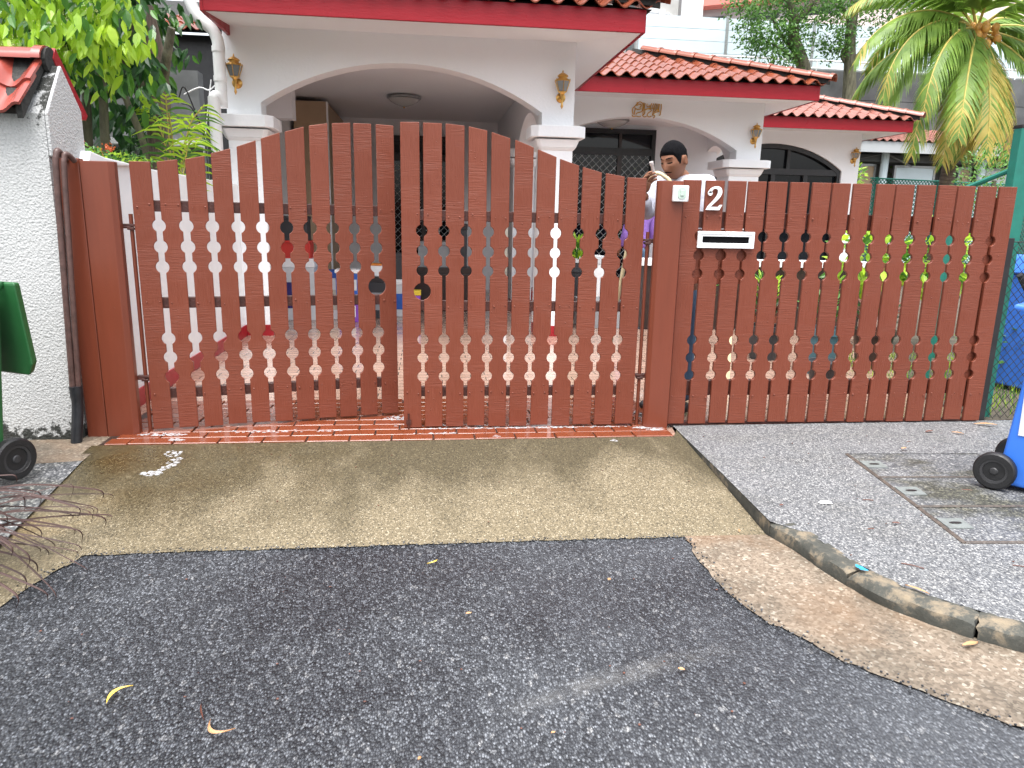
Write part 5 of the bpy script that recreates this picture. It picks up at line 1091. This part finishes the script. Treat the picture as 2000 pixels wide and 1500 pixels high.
def slab(n, u0, u1, z0, z1, dep, mat, parent):
    vs = [O + dX * u + dN * k + Vector((0, 0, z)) for z in (z0, z1) for u, k in ((u0, dep), (u1, dep), (u1, -3), (u0, -3))]
    return part(n, B().add(vs, [(0, 3, 2, 1), (4, 5, 6, 7), (0, 1, 5, 4), (1, 2, 6, 5), (2, 3, 7, 6), (3, 0, 4, 7)]).mesh(n, mat), parent)
slab('core_wall', 0, 44, 0, 30, 0, 'flatgrey', fb)
for i, z in enumerate([8.2, 11.0, 13.55, 16.0, 18.6, 21.2]):
    slab('parapet', 0, 44, z, z + 1.25, 1.1, ('palepink', 'palepink', 'palepink', 'salmon', 'palepink', 'salmon')[i], fb)
    for k in range(12):
        w_ = slab('window', 3.6 + k * 3.3, 5.4 + k * 3.3, z + 1.45, z + 1.95, .06, 'darkglass', fb); slab('window_frame', 3.5 + k * 3.3, 5.5 + k * 3.3, z + 1.38, z + 1.45, .10, 'white', w_)
pr = thing('white_pier', 'tall white column rising behind the porch roof', 'column', (11.8, 30, 0)); part('shaft', B().box(11.35, 12.35, 29.8, 30.6, 0, 16).mesh('shaft', 'white'), pr); part('band', B().box(11.32, 12.38, 29.76, 30.62, 10.15, 10.25).mesh('band', 'white'), pr)
gbk = thing('grey_block', 'grey clad building with drain pipes between carport roof and white column', 'building', (9.5, 28.5, 0))
part('wall', B().box(5, 10.75, 28.4, 33, 0, 16).mesh('wall', 'grey'), gbk)
for i in range(16): part('cladding_strip', B().box(9.05, 9.85, 28.30, 28.385, 6.2 + i * .42, 6.2 + i * .42 + .40).mesh('cladding_strip', 'palecl' if 'palecl' in M else 'sticker'), gbk)
part('pilaster', B().box(9.86, 10.12, 28.2, 28.39, 0, 10.1).mesh('pilaster', 'white'), gbk)
for x in (10.33, 10.48): part('drain_pipe', B().tube([(x, 28.3, 0), (x, 28.3, 9.9), (x - .25, 28.3, 10.0)], .04, 8).mesh('drain_pipe', 'white'), gbk)
part('shelf', B().box(10.13, 10.5, 28.15, 28.39, 9.55, 9.65).mesh('shelf', 'grey'), gbk)
part('shade_louvre', B().box(8.55, 9.04, 28.2, 28.39, 0, 16).mesh('shade_louvre', 'conc_d'), gbk)
# pavilion
pv = thing('pavilion', 'open pavilion with red tiled roof and grey posts beyond the palm', 'pavilion', (19.5, 23, 0))
part('roof', B().add([(15.2, 21.6, 4.36), (27, 21.6, 4.36), (25.5, 26, 5.6), (16.9, 26, 5.6)], [(0, 1, 2, 3)]).add([(15.2, 21.6, 4.36), (16.9, 26, 5.6), (15.2, 30, 4.36)], [(0, 1, 2)]).mesh('roof', 'mould'), pv)
rfp = pv.children[0]
M['paletile'] = m_rooftile('weathered_pink_tile', (.34, .15, .125)); PT = tile_mesh('roof_tile', 'paletile', .48, .045, .02, .30)
tiled_slope(rfp, (15.3, 21.55, 4.38), (1, 0, 0), (0, 4.4, 1.24), 24, 6, lambda p, c, r: (p.x - 15.2) > (p.y - 21.6) * .39, PT, 'roof_tile', .30, .42)
part('eave_beam', B().box(15.2, 27, 21.62, 21.7, 3.96, 4.34).mesh('eave_beam', 'flatgrey'), pv)
for x in (17.15, 21.15, 25): part('pavilion_post', B().tube([(x, 22.3, 0), (x, 22.3, 4.2)], .14, 10).mesh('pavilion_post', 'steelgrey' if 'steelgrey' in M else 'barrier'), pv)
for x in (17.15, 21.15): part('brace', B().tube([(x, 22.3, 4.0), (x + 1.1, 22.3, 3.55)], .03, 6).tube([(x, 22.3, 4.0), (x - 1.1, 22.3, 3.75)], .02, 6).mesh('brace', 'conc'), pv)
part('ceiling', B().box(15.4, 26.8, 22.4, 25.9, 3.70, 3.95).mesh('ceiling', 'conc_d'), pv)
def screen(label, x0, x1, y, z0, z1, m): 
    t = thing('screen_panel', label, 'panel', ((x0 + x1) / 2, y, z0), 'panels under the pavilion'); part('panel', B().box(x0 + .08, x1 - .08, y - .02, y + .02, -.1, z1 - .08).mesh('panel', m), t)
    part('frame', B().box(x0, x0 + .08, y - .05, y + .05, -.1, z1).box(x1 - .08, x1, y - .05, y + .05, -.1, z1).box(x0 + .08, x1 - .08, y - .05, y + .05, z1 - .08, z1).mesh('frame', 'steel'), t)
screen('large pale framed panel under the pavilion left of the palm trunk', 17.75, 19.45, 22.6, 2.4, 3.6, 'barrier'); screen('brown framed panel under the pavilion at its left end', 16.35, 17.0, 22.6, 2.4, 3.62, 'tan'); screen('brown panel under the pavilion right of the palm trunk', 20.4, 20.95, 22.6, 2.4, 3.6, 'tan'); screen('grey panel under the pavilion at the right', 21.5, 23.2, 22.6, 2.4, 3.6, 'sticker')
bwl = thing('brick_wall', 'low pink brick wall seen under the pavilion', 'wall', (17.5, 26.5, 0))
M['pinkbrick'] = simple('pink_brick', (.55, .30, .24), .8, .2, 4)
for r in range(8):
    for c in range(9): part('brick', B().box(16.6 + c * .36 + (r % 2) * .18, 16.6 + c * .36 + (r % 2) * .18 + .34, 26.4, 26.6, 2.2 + r * .21, 2.2 + r * .21 + .19).mesh('brick', 'pinkbrick'), bwl)
part('mortar', B().box(16.6, 20.0, 26.43, 26.57, 0, 3.85).mesh('mortar', 'sticker'), bwl)
# neighbour's house wall behind the tree, with its red roof edge
nh = thing('neighbour_house', 'grey neighbouring house wall and red roof glimpsed behind the left tree', 'house', (-5, 5, 0))
part('wall', B().box(-9, -2.62, 4.9, 5.1, 0, 2.9).mesh('wall', 'conc'), nh)
part('ledge', B().box(-3.6, -2.6, 4.7, 4.9, 2.05, 2.12).mesh('ledge', 'white'), nh)
rfn = part('roof', B().add([(-9, 8.6, 4.10), (-3.2, 8.6, 4.10), (-3.2, 12, 5.4), (-9, 12, 5.4)], [(0, 1, 2, 3)]).mesh('roof', 'mould'), nh)
tiled_slope(rfn, (-5.4, 8.5, 4.14), (1, 0, 0), (0, 3.4, 1.3), 10, 4, lambda p, c, r: True, RT)
part('upper_wall', B().box(-9, -3.3, 9.0, 9.2, 0, 4.15).mesh('upper_wall', 'black'), nh)
cb = thing('loose_cables', 'black and white cables hanging beside the downpipe', 'cable', (-2.3, 3.7, 2.2))
for pts, m, r in (([(-2.1, 3.62, 2.55), (-2.16, 3.6, 2.5), (-2.25, 3.6, 2.52), (-2.4, 3.6, 2.45)], 'white', .007), ([(-2.13, 3.6, 2.6), (-2.2, 3.6, 2.2), (-2.28, 3.6, 1.7)], 'white', .006), ([(-2.42, 3.5, 2.4), (-2.36, 3.5, 2.5), (-2.25, 3.5, 2.2), (-2.15, 3.5, 1.9), (-2.15, 3.5, 1.5)], 'black', .007), ([(-2.4, 3.5, 2.35), (-2.3, 3.5, 2.3), (-2.2, 3.5, 2.0), (-2.2, 3.5, 1.5)], 'black', .006)):
    part('cable', B().tube(smooth_path(pts, 6), r, 6).mesh('cable', m, smooth=True), cb)

# ================================================================== THINGS INSIDE THE COURTYARD
cup = thing('cupboard', 'tall tan cupboard inside the carport on the left', 'cupboard', (-1.66, 8.2, 0))
part('carcass', B().box(-1.93, -1.45, 7.12, 9.38, 0, 2.93).mesh('carcass', 'tan'), cup); part('corner_trim', B().box(-1.455, -1.43, 7.10, 7.14, 0, 2.93).mesh('corner_trim', 'white'), cup); part('side_panel', B().box(-1.449, -1.44, 7.2, 9.35, .05, 2.9).mesh('side_panel', 'tan'), cup)
def colr(n, c, r=.5): M[n] = simple(n, c, r, .12, 6); return n
def crate(label, x, y, z, w_, d, h, mats, cat='box', name='storage_box', rot=0.0, group='boxes stored in the carport'):
    t = thing(name, label, cat, (x, y, z), group, rot)
    part('carton', B().box(-w_ / 2, w_ / 2, -d / 2, d / 2, 0, h * .86).mesh('carton', mats[0], bevel=.008), t, False); part('lid', B().box(-w_ / 2 - .008, w_ / 2 + .008, -d / 2 - .008, d / 2 + .008, h * .862, h).mesh('lid', mats[1], bevel=.006), t, False)
    if len(mats) > 2: part('print_panel', B().box(-w_ * .36, w_ * .36, -d / 2 - .004, -d / 2 - .0005, h * .2, h * .62).mesh('print_panel', mats[2]), t, False)
    return t
colr('c_blue', (.02, .10, .42)); colr('c_purple', (.22, .06, .42)); colr('c_red', (.52, .03, .02)); colr('c_orange', (.70, .22, .02)); colr('c_navy', (.025, .02, .14)); colr('c_yellow', (.62, .45, .03)); colr('c_grey', (.26, .27, .28)); colr('c_char', (.03, .032, .036)); colr('c_teal', (.05, .13, .16)); colr('c_cream', (.62, .58, .48))
F0 = -.016
crate('pale blue box with navy print behind the open gate leaf', -1.62, 5.2, F0, .42, .35, .78, ('sticker', 'white', 'c_navy')); crate('red bag of goods on top of the pale blue box', -1.63, 5.2, F0 + .78, .36, .3, .22, ('c_red', 'c_red')); crate('black bundle above the red bag', -1.66, 5.2, F0 + 1.0, .36, .3, .30, ('c_char', 'c_char'))
crate('white storage box with blue lid in the carport', -1.28, 5.3, F0, .36, .34, .62, ('white', 'c_blue', 'c_cream')); crate('purple carton in the carport beside the white box', -.98, 5.0, F0, .24, .26, .34, ('c_purple', 'white', 'white')); crate('blue box stacked on the purple carton', -.98, 5.0, F0 + .34, .30, .26, .32, ('c_blue', 'white', 'sticker'))
crate('black appliance box standing in the carport centre', -.66, 5.4, F0, .30, .30, .55, ('c_char', 'black', 'c_grey')); crate('orange and white carton on the black appliance box', -.66, 5.4, F0 + .55, .26, .24, .16, ('white', 'c_orange')); crate('grey appliance near the gate opening', -.36, 5.6, F0, .34, .34, .50, ('sticker', 'white', 'c_blue')); crate('dark cabinet top on the grey appliance', -.36, 5.6, F0 + .50, .32, .30, .34, ('c_char', 'c_char'))
crate('yellow and purple detergent pack by the gate opening', -.16, 4.8, F0, .16, .14, .42, ('c_purple', 'c_yellow', 'white')); crate('dark brown bench box behind the right gate leaf', .20, 6.3, F0, .9, .4, .62, ('darkbrown', 'darkbrown')); crate('grey crate on the bench behind the right gate leaf', .18, 6.3, F0 + .62, .6, .35, .36, ('c_grey', 'c_grey')); crate('charcoal motor cover on the bench', .45, 6.25, F0 + .62, .25, .3, .62, ('c_char', 'black'))
crate('grey plastic cabinet beside the carport column', 2.15, 4.6, F0, .5, .4, .36, ('c_grey', 'c_grey')); crate('white side table box by the porch', 2.35, 6.2, F0, .45, .4, .82, ('white', 'sticker')); crate('blue crate near the side arch', 1.72, 5.9, F0 + .0, .22, .3, 1.2, ('c_char', 'c_blue'))
def pot(label, x, y, h, r, m, plant=None, n=90, L_=.16):
    t = thing('plant_pot', label, 'pot', (x, y, F0), 'plant pots in the courtyard'); part('pot_body', B().lathe([(r * .7, 0), (r * .95, h * .85), (r * 1.05, h * .86), (r * 1.05, h), (r * .9, h), (r * .85, h * .9)], 18).mesh('pot_body', m, smooth=True), t, False)
    if plant:
        b = B()
        for _ in range(n): v = rv(); p = Vector((v.x * r * .8, v.y * r * .8, h + .05 + abs(v.z) * .25)); b.cur = random.randrange(len(plant)); leaf(b, p, Vector((v.x, v.y, random.uniform(.1, 1))), Vector((0, -.4, 1)) + rv() * .4, L_ * random.uniform(.6, 1.2), L_ * .3)
        part('foliage', b.mesh('foliage', plant, recalc=False), t, False)
pot('dark glazed pot with leafy plant behind the letter slot', 2.9, 3.2, .42, .20, 'c_teal', ['leaf_dark', 'leaf_mid']); pot('dark pot left of the bright shrubs', 3.35, 2.4, .34, .18, 'c_char', ['leaf_dark', 'redleaf']); pot('teal pot in the middle of the garden row', 3.55, 1.7, .42, .17, 'c_teal', ['leaf_dark', 'leaf_mid'], 60); pot('low black pot near the fence foot', 3.3, 1.15, .22, .15, 'c_char'); pot('terracotta pot with green plant by the porch column', 4.1, 4.0, .40, .22, 'tile', ['leaf_lime', 'leaf_mid']); pot('green pot with small plant behind the carport column', 2.0, 5.3, .75, .17, 'c_char', ['leaf_mid', 'leaf_lime'], 120, .14)
pot('brown pot at the end of the garden row', 4.25, 2.0, .36, .19, 'darkbrown', ['redleaf', 'leaf_dark'])
lg = thing('garden_ledge', 'white ledge with dark slatted base along the garden behind the fence', 'ledge', (4.3, 4.4, 0)); part('ledge_top', B().box(2.6, 5.6, 4.3, 4.6, .78, .86).mesh('ledge_top', 'white'), lg); part('ledge_base', B().box(2.65, 5.55, 4.34, 4.56, 0, .78).mesh('ledge_base', 'darkbrown'), lg)
pk = thing('wooden_plank', 'pale wooden plank leaning behind the slatted fence', 'plank', (2.55, 1.0, 0)); part('plank_body', B().add([(2.33, .9, 0), (2.37, .9, 0), (2.58, 1.5, 1.2), (2.54, 1.5, 1.2), (2.33, .92, 0), (2.37, .92, 0), (2.58, 1.52, 1.2), (2.54, 1.52, 1.2)], [(0, 1, 2, 3), (7, 6, 5, 4), (0, 4, 5, 1), (1, 5, 6, 2), (2, 6, 7, 3), (3, 7, 4, 0)]).mesh('plank_body', 'hose'), pk)

# ================================================================== PEOPLE
def m_skin():
    k = N('brown_skin'); g = k.noise(12, 4); k.col(k.mix(g, (.20, .088, .050), (.27, .125, .074))); k.rough(.6); k.b.inputs['Specular IOR Level'].default_value = .3; k.b.inputs['Subsurface Weight'].default_value = .08; k.b.inputs['Subsurface Radius'].default_value = (.02, .008, .004); return k.m
M['skin'] = m_skin(); M['hair'] = simple('black_cropped_hair', (.004, .004, .005), .9, .4, 60, .5, 220, spec=.1); M['lip'] = simple('lips', (.19, .065, .05), .45, .1, 20); M['eye'] = simple('eye_dark', (.006, .004, .003), .9, .1, 20, spec=.05); M['eyewhite'] = simple('eye_white', (.55, .52, .50), .4, .05, 20)
def m_cloth(name, c):
    k = N(name); g = k.noise(7, 4, .6, k.co((1, 1, .6))); k.col(k.mix(g, tuple(x * .9 for x in c), c)); k.rough(.85); k.bump(k.math('ADD', k.noise(9, 3, .6, k.co((1.6, 1.6, .8))), k.math('MULTIPLY', k.noise(240, 2), .1)), .6, .03); return k.m
M['shirt'] = m_cloth('white_shirt_cloth', (.50, .51, .58)); M['purple'] = m_cloth('purple_shirt_cloth', (.28, .15, .52)); M['denim'] = m_cloth('blue_denim', (.10, .19, .32)); M['shoe'] = simple('dark_shoe', (.02, .02, .024), .6, .2, 20)
def skin(verts, edges, radii, sub=2):
    me = bpy.data.meshes.new('t'); me.from_pydata([tuple(v) for v in verts], edges, []); o = bpy.data.objects.new('t', me); COL.objects.link(o)
    md = o.modifiers.new('s', 'SKIN'); md.use_smooth_shade = True; md.branch_smoothing = .6
    if not me.skin_vertices: 
        bm = bmesh.new(); bm.from_mesh(me); bm.verts.layers.skin.verify(); bm.to_mesh(me); bm.free()
    for i, r in enumerate(radii): me.skin_vertices[0].data[i].radius = r if isinstance(r, tuple) else (r, r); me.skin_vertices[0].data[i].use_root = (i == 0)
    sb = o.modifiers.new('d', 'SUBSURF'); sb.levels = sub; sb.render_levels = sub
    dg = bpy.context.evaluated_depsgraph_get(); ev = o.evaluated_get(dg); m2 = ev.to_mesh(); vs = [tuple(v.co) for v in m2.vertices]; fs = [tuple(p.vertices) for p in m2.polygons]; ev.to_mesh_clear()
    bpy.data.objects.remove(o); bpy.data.meshes.remove(me); return vs, fs
def head_pt(az, el, off=0.0):
    """head surface, face towards +y; az 0 = front, el -90..90"""
    ca, sa, ce, se = cos(az), sin(az), cos(el), sin(el)
    x, y, z = .076 * sa * ce, .098 * ca * ce, .120 * se
    t = max(0, -se)
    x *= 1 - .34 * t ** 1.6; 
    if y < 0: y *= 1 - .42 * t ** 1.3
    else: y *= 1 + .05 * t; y -= .012 * max(0, .35 - abs(se)) * 0
    if z > 0 and y > 0: y *= 1 - .06 * se
    jaw = exp(-((el + .75) / .35) ** 2) * exp(-((abs(az) - 1.15) / .4) ** 2); x *= 1 + .10 * jaw
    if ca > 0:
        g = lambda a, b: exp(-(a / b) ** 2)
        nz = 0.0
        if -.036 < z < .028: tt = (.028 - z) / .064; nz = .024 * tt ** .9 * g(x, .0085 + .006 * tt)
        elif -.048 < z <= -.036: nz = .024 * (1 - (-.036 - z) / .012) * g(x, .0145)
        y += nz
        y += .0065 * g(z - .033, .010) * g(abs(x) - .024, .026) - .010 * g(z - .012, .013) * g(abs(x) - .031, .014)
        y += .006 * g(z + .060, .007) * g(x, .022) + .0055 * g(z + .073, .007) * g(x, .020) - .004 * g(z + .0665, .003) * g(x, .024) + .009 * g(z + .103, .016) * g(x, .022) + .004 * g(z + .012, .02) * g(abs(x) - .045, .018)
    v = Vector((x, y, z))
    if off: v += Vector((x / .076 ** 2, y / .098 ** 2, z / .12 ** 2)).normalized() * off
    return v
def head_mesh(b, Mx, na=64, ne=56):
    o = []
    for j in range(ne + 1):
        el = -pi / 2 + pi * j / ne
        for i in range(na): o.append(Mx @ head_pt(2 * pi * i / na, el))
    fs = [(j * na + i, j * na + (i + 1) % na, (j + 1) * na + (i + 1) % na, (j + 1) * na + i) for j in range(ne) for i in range(na)]; b.add(o, fs)
    # lips
    b.cur = 1; strip(b, Mx, [(x / 100, -.0595 - .0025 * abs(x) / 2.6) for x in (-2.6, -1.6, -.6, 0, .6, 1.6, 2.6)], .0040, .0012); strip(b, Mx, [(x / 100, -.0725 + .0035 * abs(x) / 2.4) for x in (-2.4, -1.5, -.6, 0, .6, 1.5, 2.4)], .0050, .0012)
    b.cur = 2
    for s in (-1, 1): strip(b, Mx, [(s * x, .0075 - .003 * (1 - ((x - .032) / .015) ** 2)) for x in (.017, .024, .032, .040, .047)], .0036, .0022)
    b.cur = 0
    for s in (-1, 1):
        c = Vector((s * .077, -.006, -.004)); q = []
        for k in range(14):
            a = 2 * pi * k / 14; q.append((a, Vector((s * (.006 + .007 * (cos(a) < .2)), -.014 * cos(a) * -1 * .0 - .017 * cos(a) + .004, .031 * sin(a) - (.004 if sin(a) < 0 else 0)))))
        ring1 = [Mx @ (c + v * 1.0 + Vector((s * .006, -.004, 0))) for a, v in q]; ring0 = [Mx @ (c + Vector((-s * .012, v.y * .7, v.z * .8))) for a, v in q]; ring2 = [Mx @ (c + Vector((s * .006, v.y * .55, v.z * .6))) for a, v in q]
        n = 14; b.add(ring0 + ring1 + ring2, [(i, (i + 1) % n, n + (i + 1) % n, n + i) for i in range(n)] + [(n + i, n + (i + 1) % n, 2 * n + (i + 1) % n, 2 * n + i) for i in range(n)] + [tuple(2 * n + i for i in range(n))])
def front_az(x, z):
    el = math.asin(max(-1, min(1, z / .12))); lo, hi = -1.5, 1.5
    for _ in range(40):
        m = (lo + hi) / 2
        if head_pt(m, el).x < x: lo = m
        else: hi = m
    return (lo + hi) / 2, el
def strip(b, Mx, pts, hw, off):
    vs = []; n = len(pts)
    for i, (x, z) in enumerate(pts):
        t = 1 - .55 * abs(2 * i / (n - 1) - 1) ** 2
        for s in (-1, 1): az, el = front_az(x, z + s * hw * t); vs.append(Mx @ head_pt(az, el, off))
    b.add(vs, [(2 * i, 2 * i + 1, 2 * i + 3, 2 * i + 2) for i in range(n - 1)])
def hair_mesh(b, Mx, na=64, ne=56):
    def line(az):
        a = abs(((az + pi) % (2 * pi)) - pi)
        pts = [(0, .47), (.5, .46), (.8, .40), (.95, .28), (1.06, .06), (1.18, -.16), (1.30, -.12), (1.45, .24), (1.75, .22), (2.0, -.1), (2.5, -.38), (pi, -.46)]
        for (a0, e0), (a1, e1) in zip(pts[:-1], pts[1:]):
            if a0 <= a <= a1: return e0 + (e1 - e0) * (a - a0) / (a1 - a0)
        return -.45
    vs = []; rows = 22
    for i in range(na):
        az = 2 * pi * i / na; e0 = line(az)
        for j in range(rows + 1):
            t = j / rows; el = e0 + (pi / 2 - e0) * t; vs.append(Mx @ head_pt(az, el, .0005 + (.0075 + .005 * max(0, cos(az)) * max(0, 1 - abs(el - .75))) * min(1, max(0, (el - e0) / (.16 if cos(az) > .5 else .6))) ** .8 * (1 if el > .3 else .35) + random.uniform(-.0006, .0006)))
    q = rows + 1; b.add(vs, [(i * q + j, ((i + 1) % na) * q + j, ((i + 1) % na) * q + j + 1, i * q + j + 1) for i in range(na) for j in range(rows)])
    for s in (-1, 1): strip(b, Mx, [(s * x, .032 + .004 * sin((x - .012) / .04 * pi)) for x in (.013, .022, .031, .04, .049)], .0034, .0020)
    strip(b, Mx, [(x / 100, -.051 - .0045 * (abs(x) / 2.8) ** 1.5) for x in (-2.8, -2, -1.1, -.3, .3, 1.1, 2, 2.8)], .0042, .0020)
def hand(b, wrist, d, palm_n, side, curl, L_=.18):
    """palm plus five separate bent fingers; d: hand direction, palm_n: palm facing, side: towards the thumb"""
    d, n, s = Vector(d).normalized(), Vector(palm_n).normalized(), Vector(side).normalized(); w_ = Vector(wrist)
    pv_ = [w_, w_ + d * .045, w_ + d * .088]; vs, fs = skin(pv_, [(0, 1), (1, 2)], [(.024, .019), (.038, .017), (.040, .015)]); b.add(vs, fs)
    for k, (off, ln) in enumerate(((.029, .070), (.010, .080), (-.010, .074), (-.029, .058))):
        p = w_ + d * .085 + s * off; q = [p - d * .015]; dd = d.copy(); a = curl * (.9 + .1 * k)
        for j, f in enumerate((.45, .32, .28)): ang = a * (.7 + .35 * j); dd = (dd * cos(ang) + (n * sin(ang))).normalized(); q.append(q[-1] + dd * (ln * f + (.015 if j == 0 else 0))); n2 = (n - dd * n.dot(dd)); n = n if n2.length < .1 else n
        vs, fs = skin(q, [(0, 1), (1, 2), (2, 3)], [.0095, .009, .0082, .007]); b.add(vs, fs)
    p = w_ + d * .03 + s * .030; q = [p - s * .012, p + s * .020 + d * .028 + n * .010, p + s * .018 + d * .055 + n * .030, p + s * .006 + d * .074 + n * .045]
    vs, fs = skin(q, [(0, 1), (1, 2), (2, 3)], [.013, .011, .010, .008]); b.add(vs, fs)
def person(label, loc, rot, hips_z, neck_tilt, head_rot, arms, top, name='person', sh=1.50, lean=.0):
    """body in its own frame: +y faces forward; arms = ((elbow, wrist) right, (elbow, wrist) left) in that frame"""
    t = thing(name, label, 'person', loc, None, rot); hz = hips_z
    S = lambda *a: Vector(a)
    chest = S(0, .02 + lean * .8, sh - .12); neck = S(0, .015 + lean, sh + .055); nk2 = neck + S(0, .02 + neck_tilt * .05, .085)
    waist = S(0, .01 + lean * .3, hz + .16); pel = S(0, 0, hz)
    shR, shL = S(.185, .0 + lean, sh), S(-.185, .0 + lean, sh); (eR, wR, hdR, pnR, sdR, cuR), (eL, wL, hdL, pnL, sdL, cuL) = arms
    legs = [[S(s * .10, 0, hz - .05), S(s * .115, .03, hz * .52), S(s * .12, -.01, .09)] for s in (1, -1)]
    V = [pel, waist, chest, neck, nk2, shR, S(*eR), S(*wR), shL, S(*eL), S(*wL)] + legs[0] + legs[1]
    E_ = [(0, 1), (1, 2), (2, 3), (3, 4), (2, 5), (5, 6), (6, 7), (2, 8), (8, 9), (9, 10), (0, 11), (11, 12), (12, 13), (0, 14), (14, 15), (15, 16)]
    Rr_ = [(.12, .09), (.11, .085), (.12, .085), (.058, .060), (.056, .058), .038, .036, .027, .038, .036, .027, .085, .058, .04, .085, .058, .04]
    b = B(); vs, fs = skin(V, E_, Rr_); b.add(vs, fs)
    hc = nk2 + S(0, .028 + neck_tilt * .05, .095 - neck_tilt * .085); Mx = Matrix.Translation(hc) @ Euler(head_rot, 'ZXY' if False else 'XYZ').to_matrix().to_4x4(); head_mesh(b, Mx)
    for (wr, hd, pn, sdv, cu) in ((wR, hdR, pnR, sdR, cuR), (wL, hdL, pnL, sdL, cuL)): hand(b, wr, hd, pn, sdv, cu)
    body = part('body', b.mesh('body', ['skin', 'lip', 'eye'], recalc=True), t, False); body.data.polygons.foreach_set('use_smooth', [True] * len(body.data.polygons))
    hb_ = B(); hair_mesh(hb_, Mx); h_ = part('hair', hb_.mesh('hair', 'hair', recalc=True), t, False); h_.data.polygons.foreach_set('use_smooth', [True] * len(h_.data.polygons))
    col_ = neck + S(0, -.005, -.012)
    col_ = neck + S(0, -.015, .030)
    V2 = [pel + S(0, 0, -.05), waist, chest + S(0, 0, .05), col_, shR + S(-.01, 0, .050), S(*eR), S(*eR).lerp(S(*wR), .86), shL + S(.01, 0, .050), S(*eL), S(*eL).lerp(S(*wL), .86)]
    vs, fs = skin(V2, [(0, 1), (1, 2), (2, 3), (3, 4), (4, 5), (5, 6), (3, 7), (7, 8), (8, 9)], [(.178, .135), (.165, .128), (.21, .16), (.12, .11), .11, .068, .05, .11, .068, .05]); c = B().add(vs, fs); o = part('shirt', c.mesh('shirt', top, smooth=False), t, False); o.data.polygons.foreach_set('use_smooth', [True] * len(o.data.polygons))
    vs, fs = skin([pel, pel + S(0, 0, .07)] + legs[0] + legs[1], [(0, 1), (0, 2), (2, 3), (3, 4), (0, 5), (5, 6), (6, 7)], [(.155, .12), (.15, .115), .105, .078, .062, .105, .078, .062]); c = B().add(vs, fs); o = part('trousers', c.mesh('trousers', 'denim'), t, False); o.data.polygons.foreach_set('use_smooth', [True] * len(o.data.polygons))
    for lg_ in legs: x = lg_[2].x; c = B(); vs, fs = skin([(x, -.06, .05), (x, .05, .045), (x, .16, .035)], [(0, 1), (1, 2)], [(.045, .045), (.046, .04), (.04, .03)]); c.add(vs, fs); part('shoe', c.mesh('shoe', 'shoe', smooth=True), t, False)
    return t
th = radians(122)
man = person('young man with cropped black hair and white shirt holding a hose behind the gate', (1.715, .42, F0), th, 1.02, .55, (radians(-20), radians(2), radians(0)),
    (((.20, .16, 1.36), (.085, .29, 1.50), (-.35, .35, .95), (-.75, -.5, .1), (.1, .8, .5), .75), ((-.27, .05, 1.18), (-.20, .27, 1.08), (.2, .9, -.1), (.8, 0, -.4), (0, .2, .9), .7)), 'shirt', sh=1.525)
pp = person('person in a purple shirt and jeans standing far back by the porch', (3.33, 6.9, F0), radians(20), .92, .1, (0, 0, 0),
    (((.27, .02, 1.12), (.24, .2, .95), (0, .6, -.6), (-1, 0, 0), (0, .8, .5), .5), ((-.27, .0, 1.12), (-.27, .14, .90), (0, .5, -.8), (1, 0, 0), (0, .8, .5), .5)), 'purple', sh=1.36)
# garden hose in his hand: runs over the hand, down both sides and along the ground
Rm = Matrix.Translation((1.70, .42, F0)) @ Matrix.Rotation(th, 4, 'Z')
hs_ = thing('garden_hose', 'cream rubber hose looped over the hand of the man in white', 'hose', (1.5, .4, 0))
hp_ = Vector((1.50, .33, 1.585))
part('tube', B().tube(smooth_path([(1.30, .62, .25), (1.32, .52, .7), (1.375, .42, 1.30), (1.425, .36, 1.53), hp_ + Vector((-.02, 0, .024)), (1.545, .31, 1.588), (1.585, .30, 1.535), (1.63, .33, 1.35), (1.70, .5, .8), (1.75, .8, .02), (2.1, 1.6, .0)], 8), .0135, 10).mesh('tube', 'hose', smooth=True), hs_)
part('nozzle', B().lathe([(.011, -.06), (.011, .03), (.014, .034), (.014, .055)], 12, (0, 0, 0)).mesh('nozzle', 'clear', smooth=True), hs_, False)
nz = [c for c in hs_.children if c.name.startswith('nozzle')][0]; nz.location = (hp_.x - .035 - 1.5, hp_.y - .01 - .4, hp_.z + .045); nz.rotation_euler = (radians(10), radians(-22), 0)
# the other gate furniture: nothing else is lit in the photograph, so no further lamps
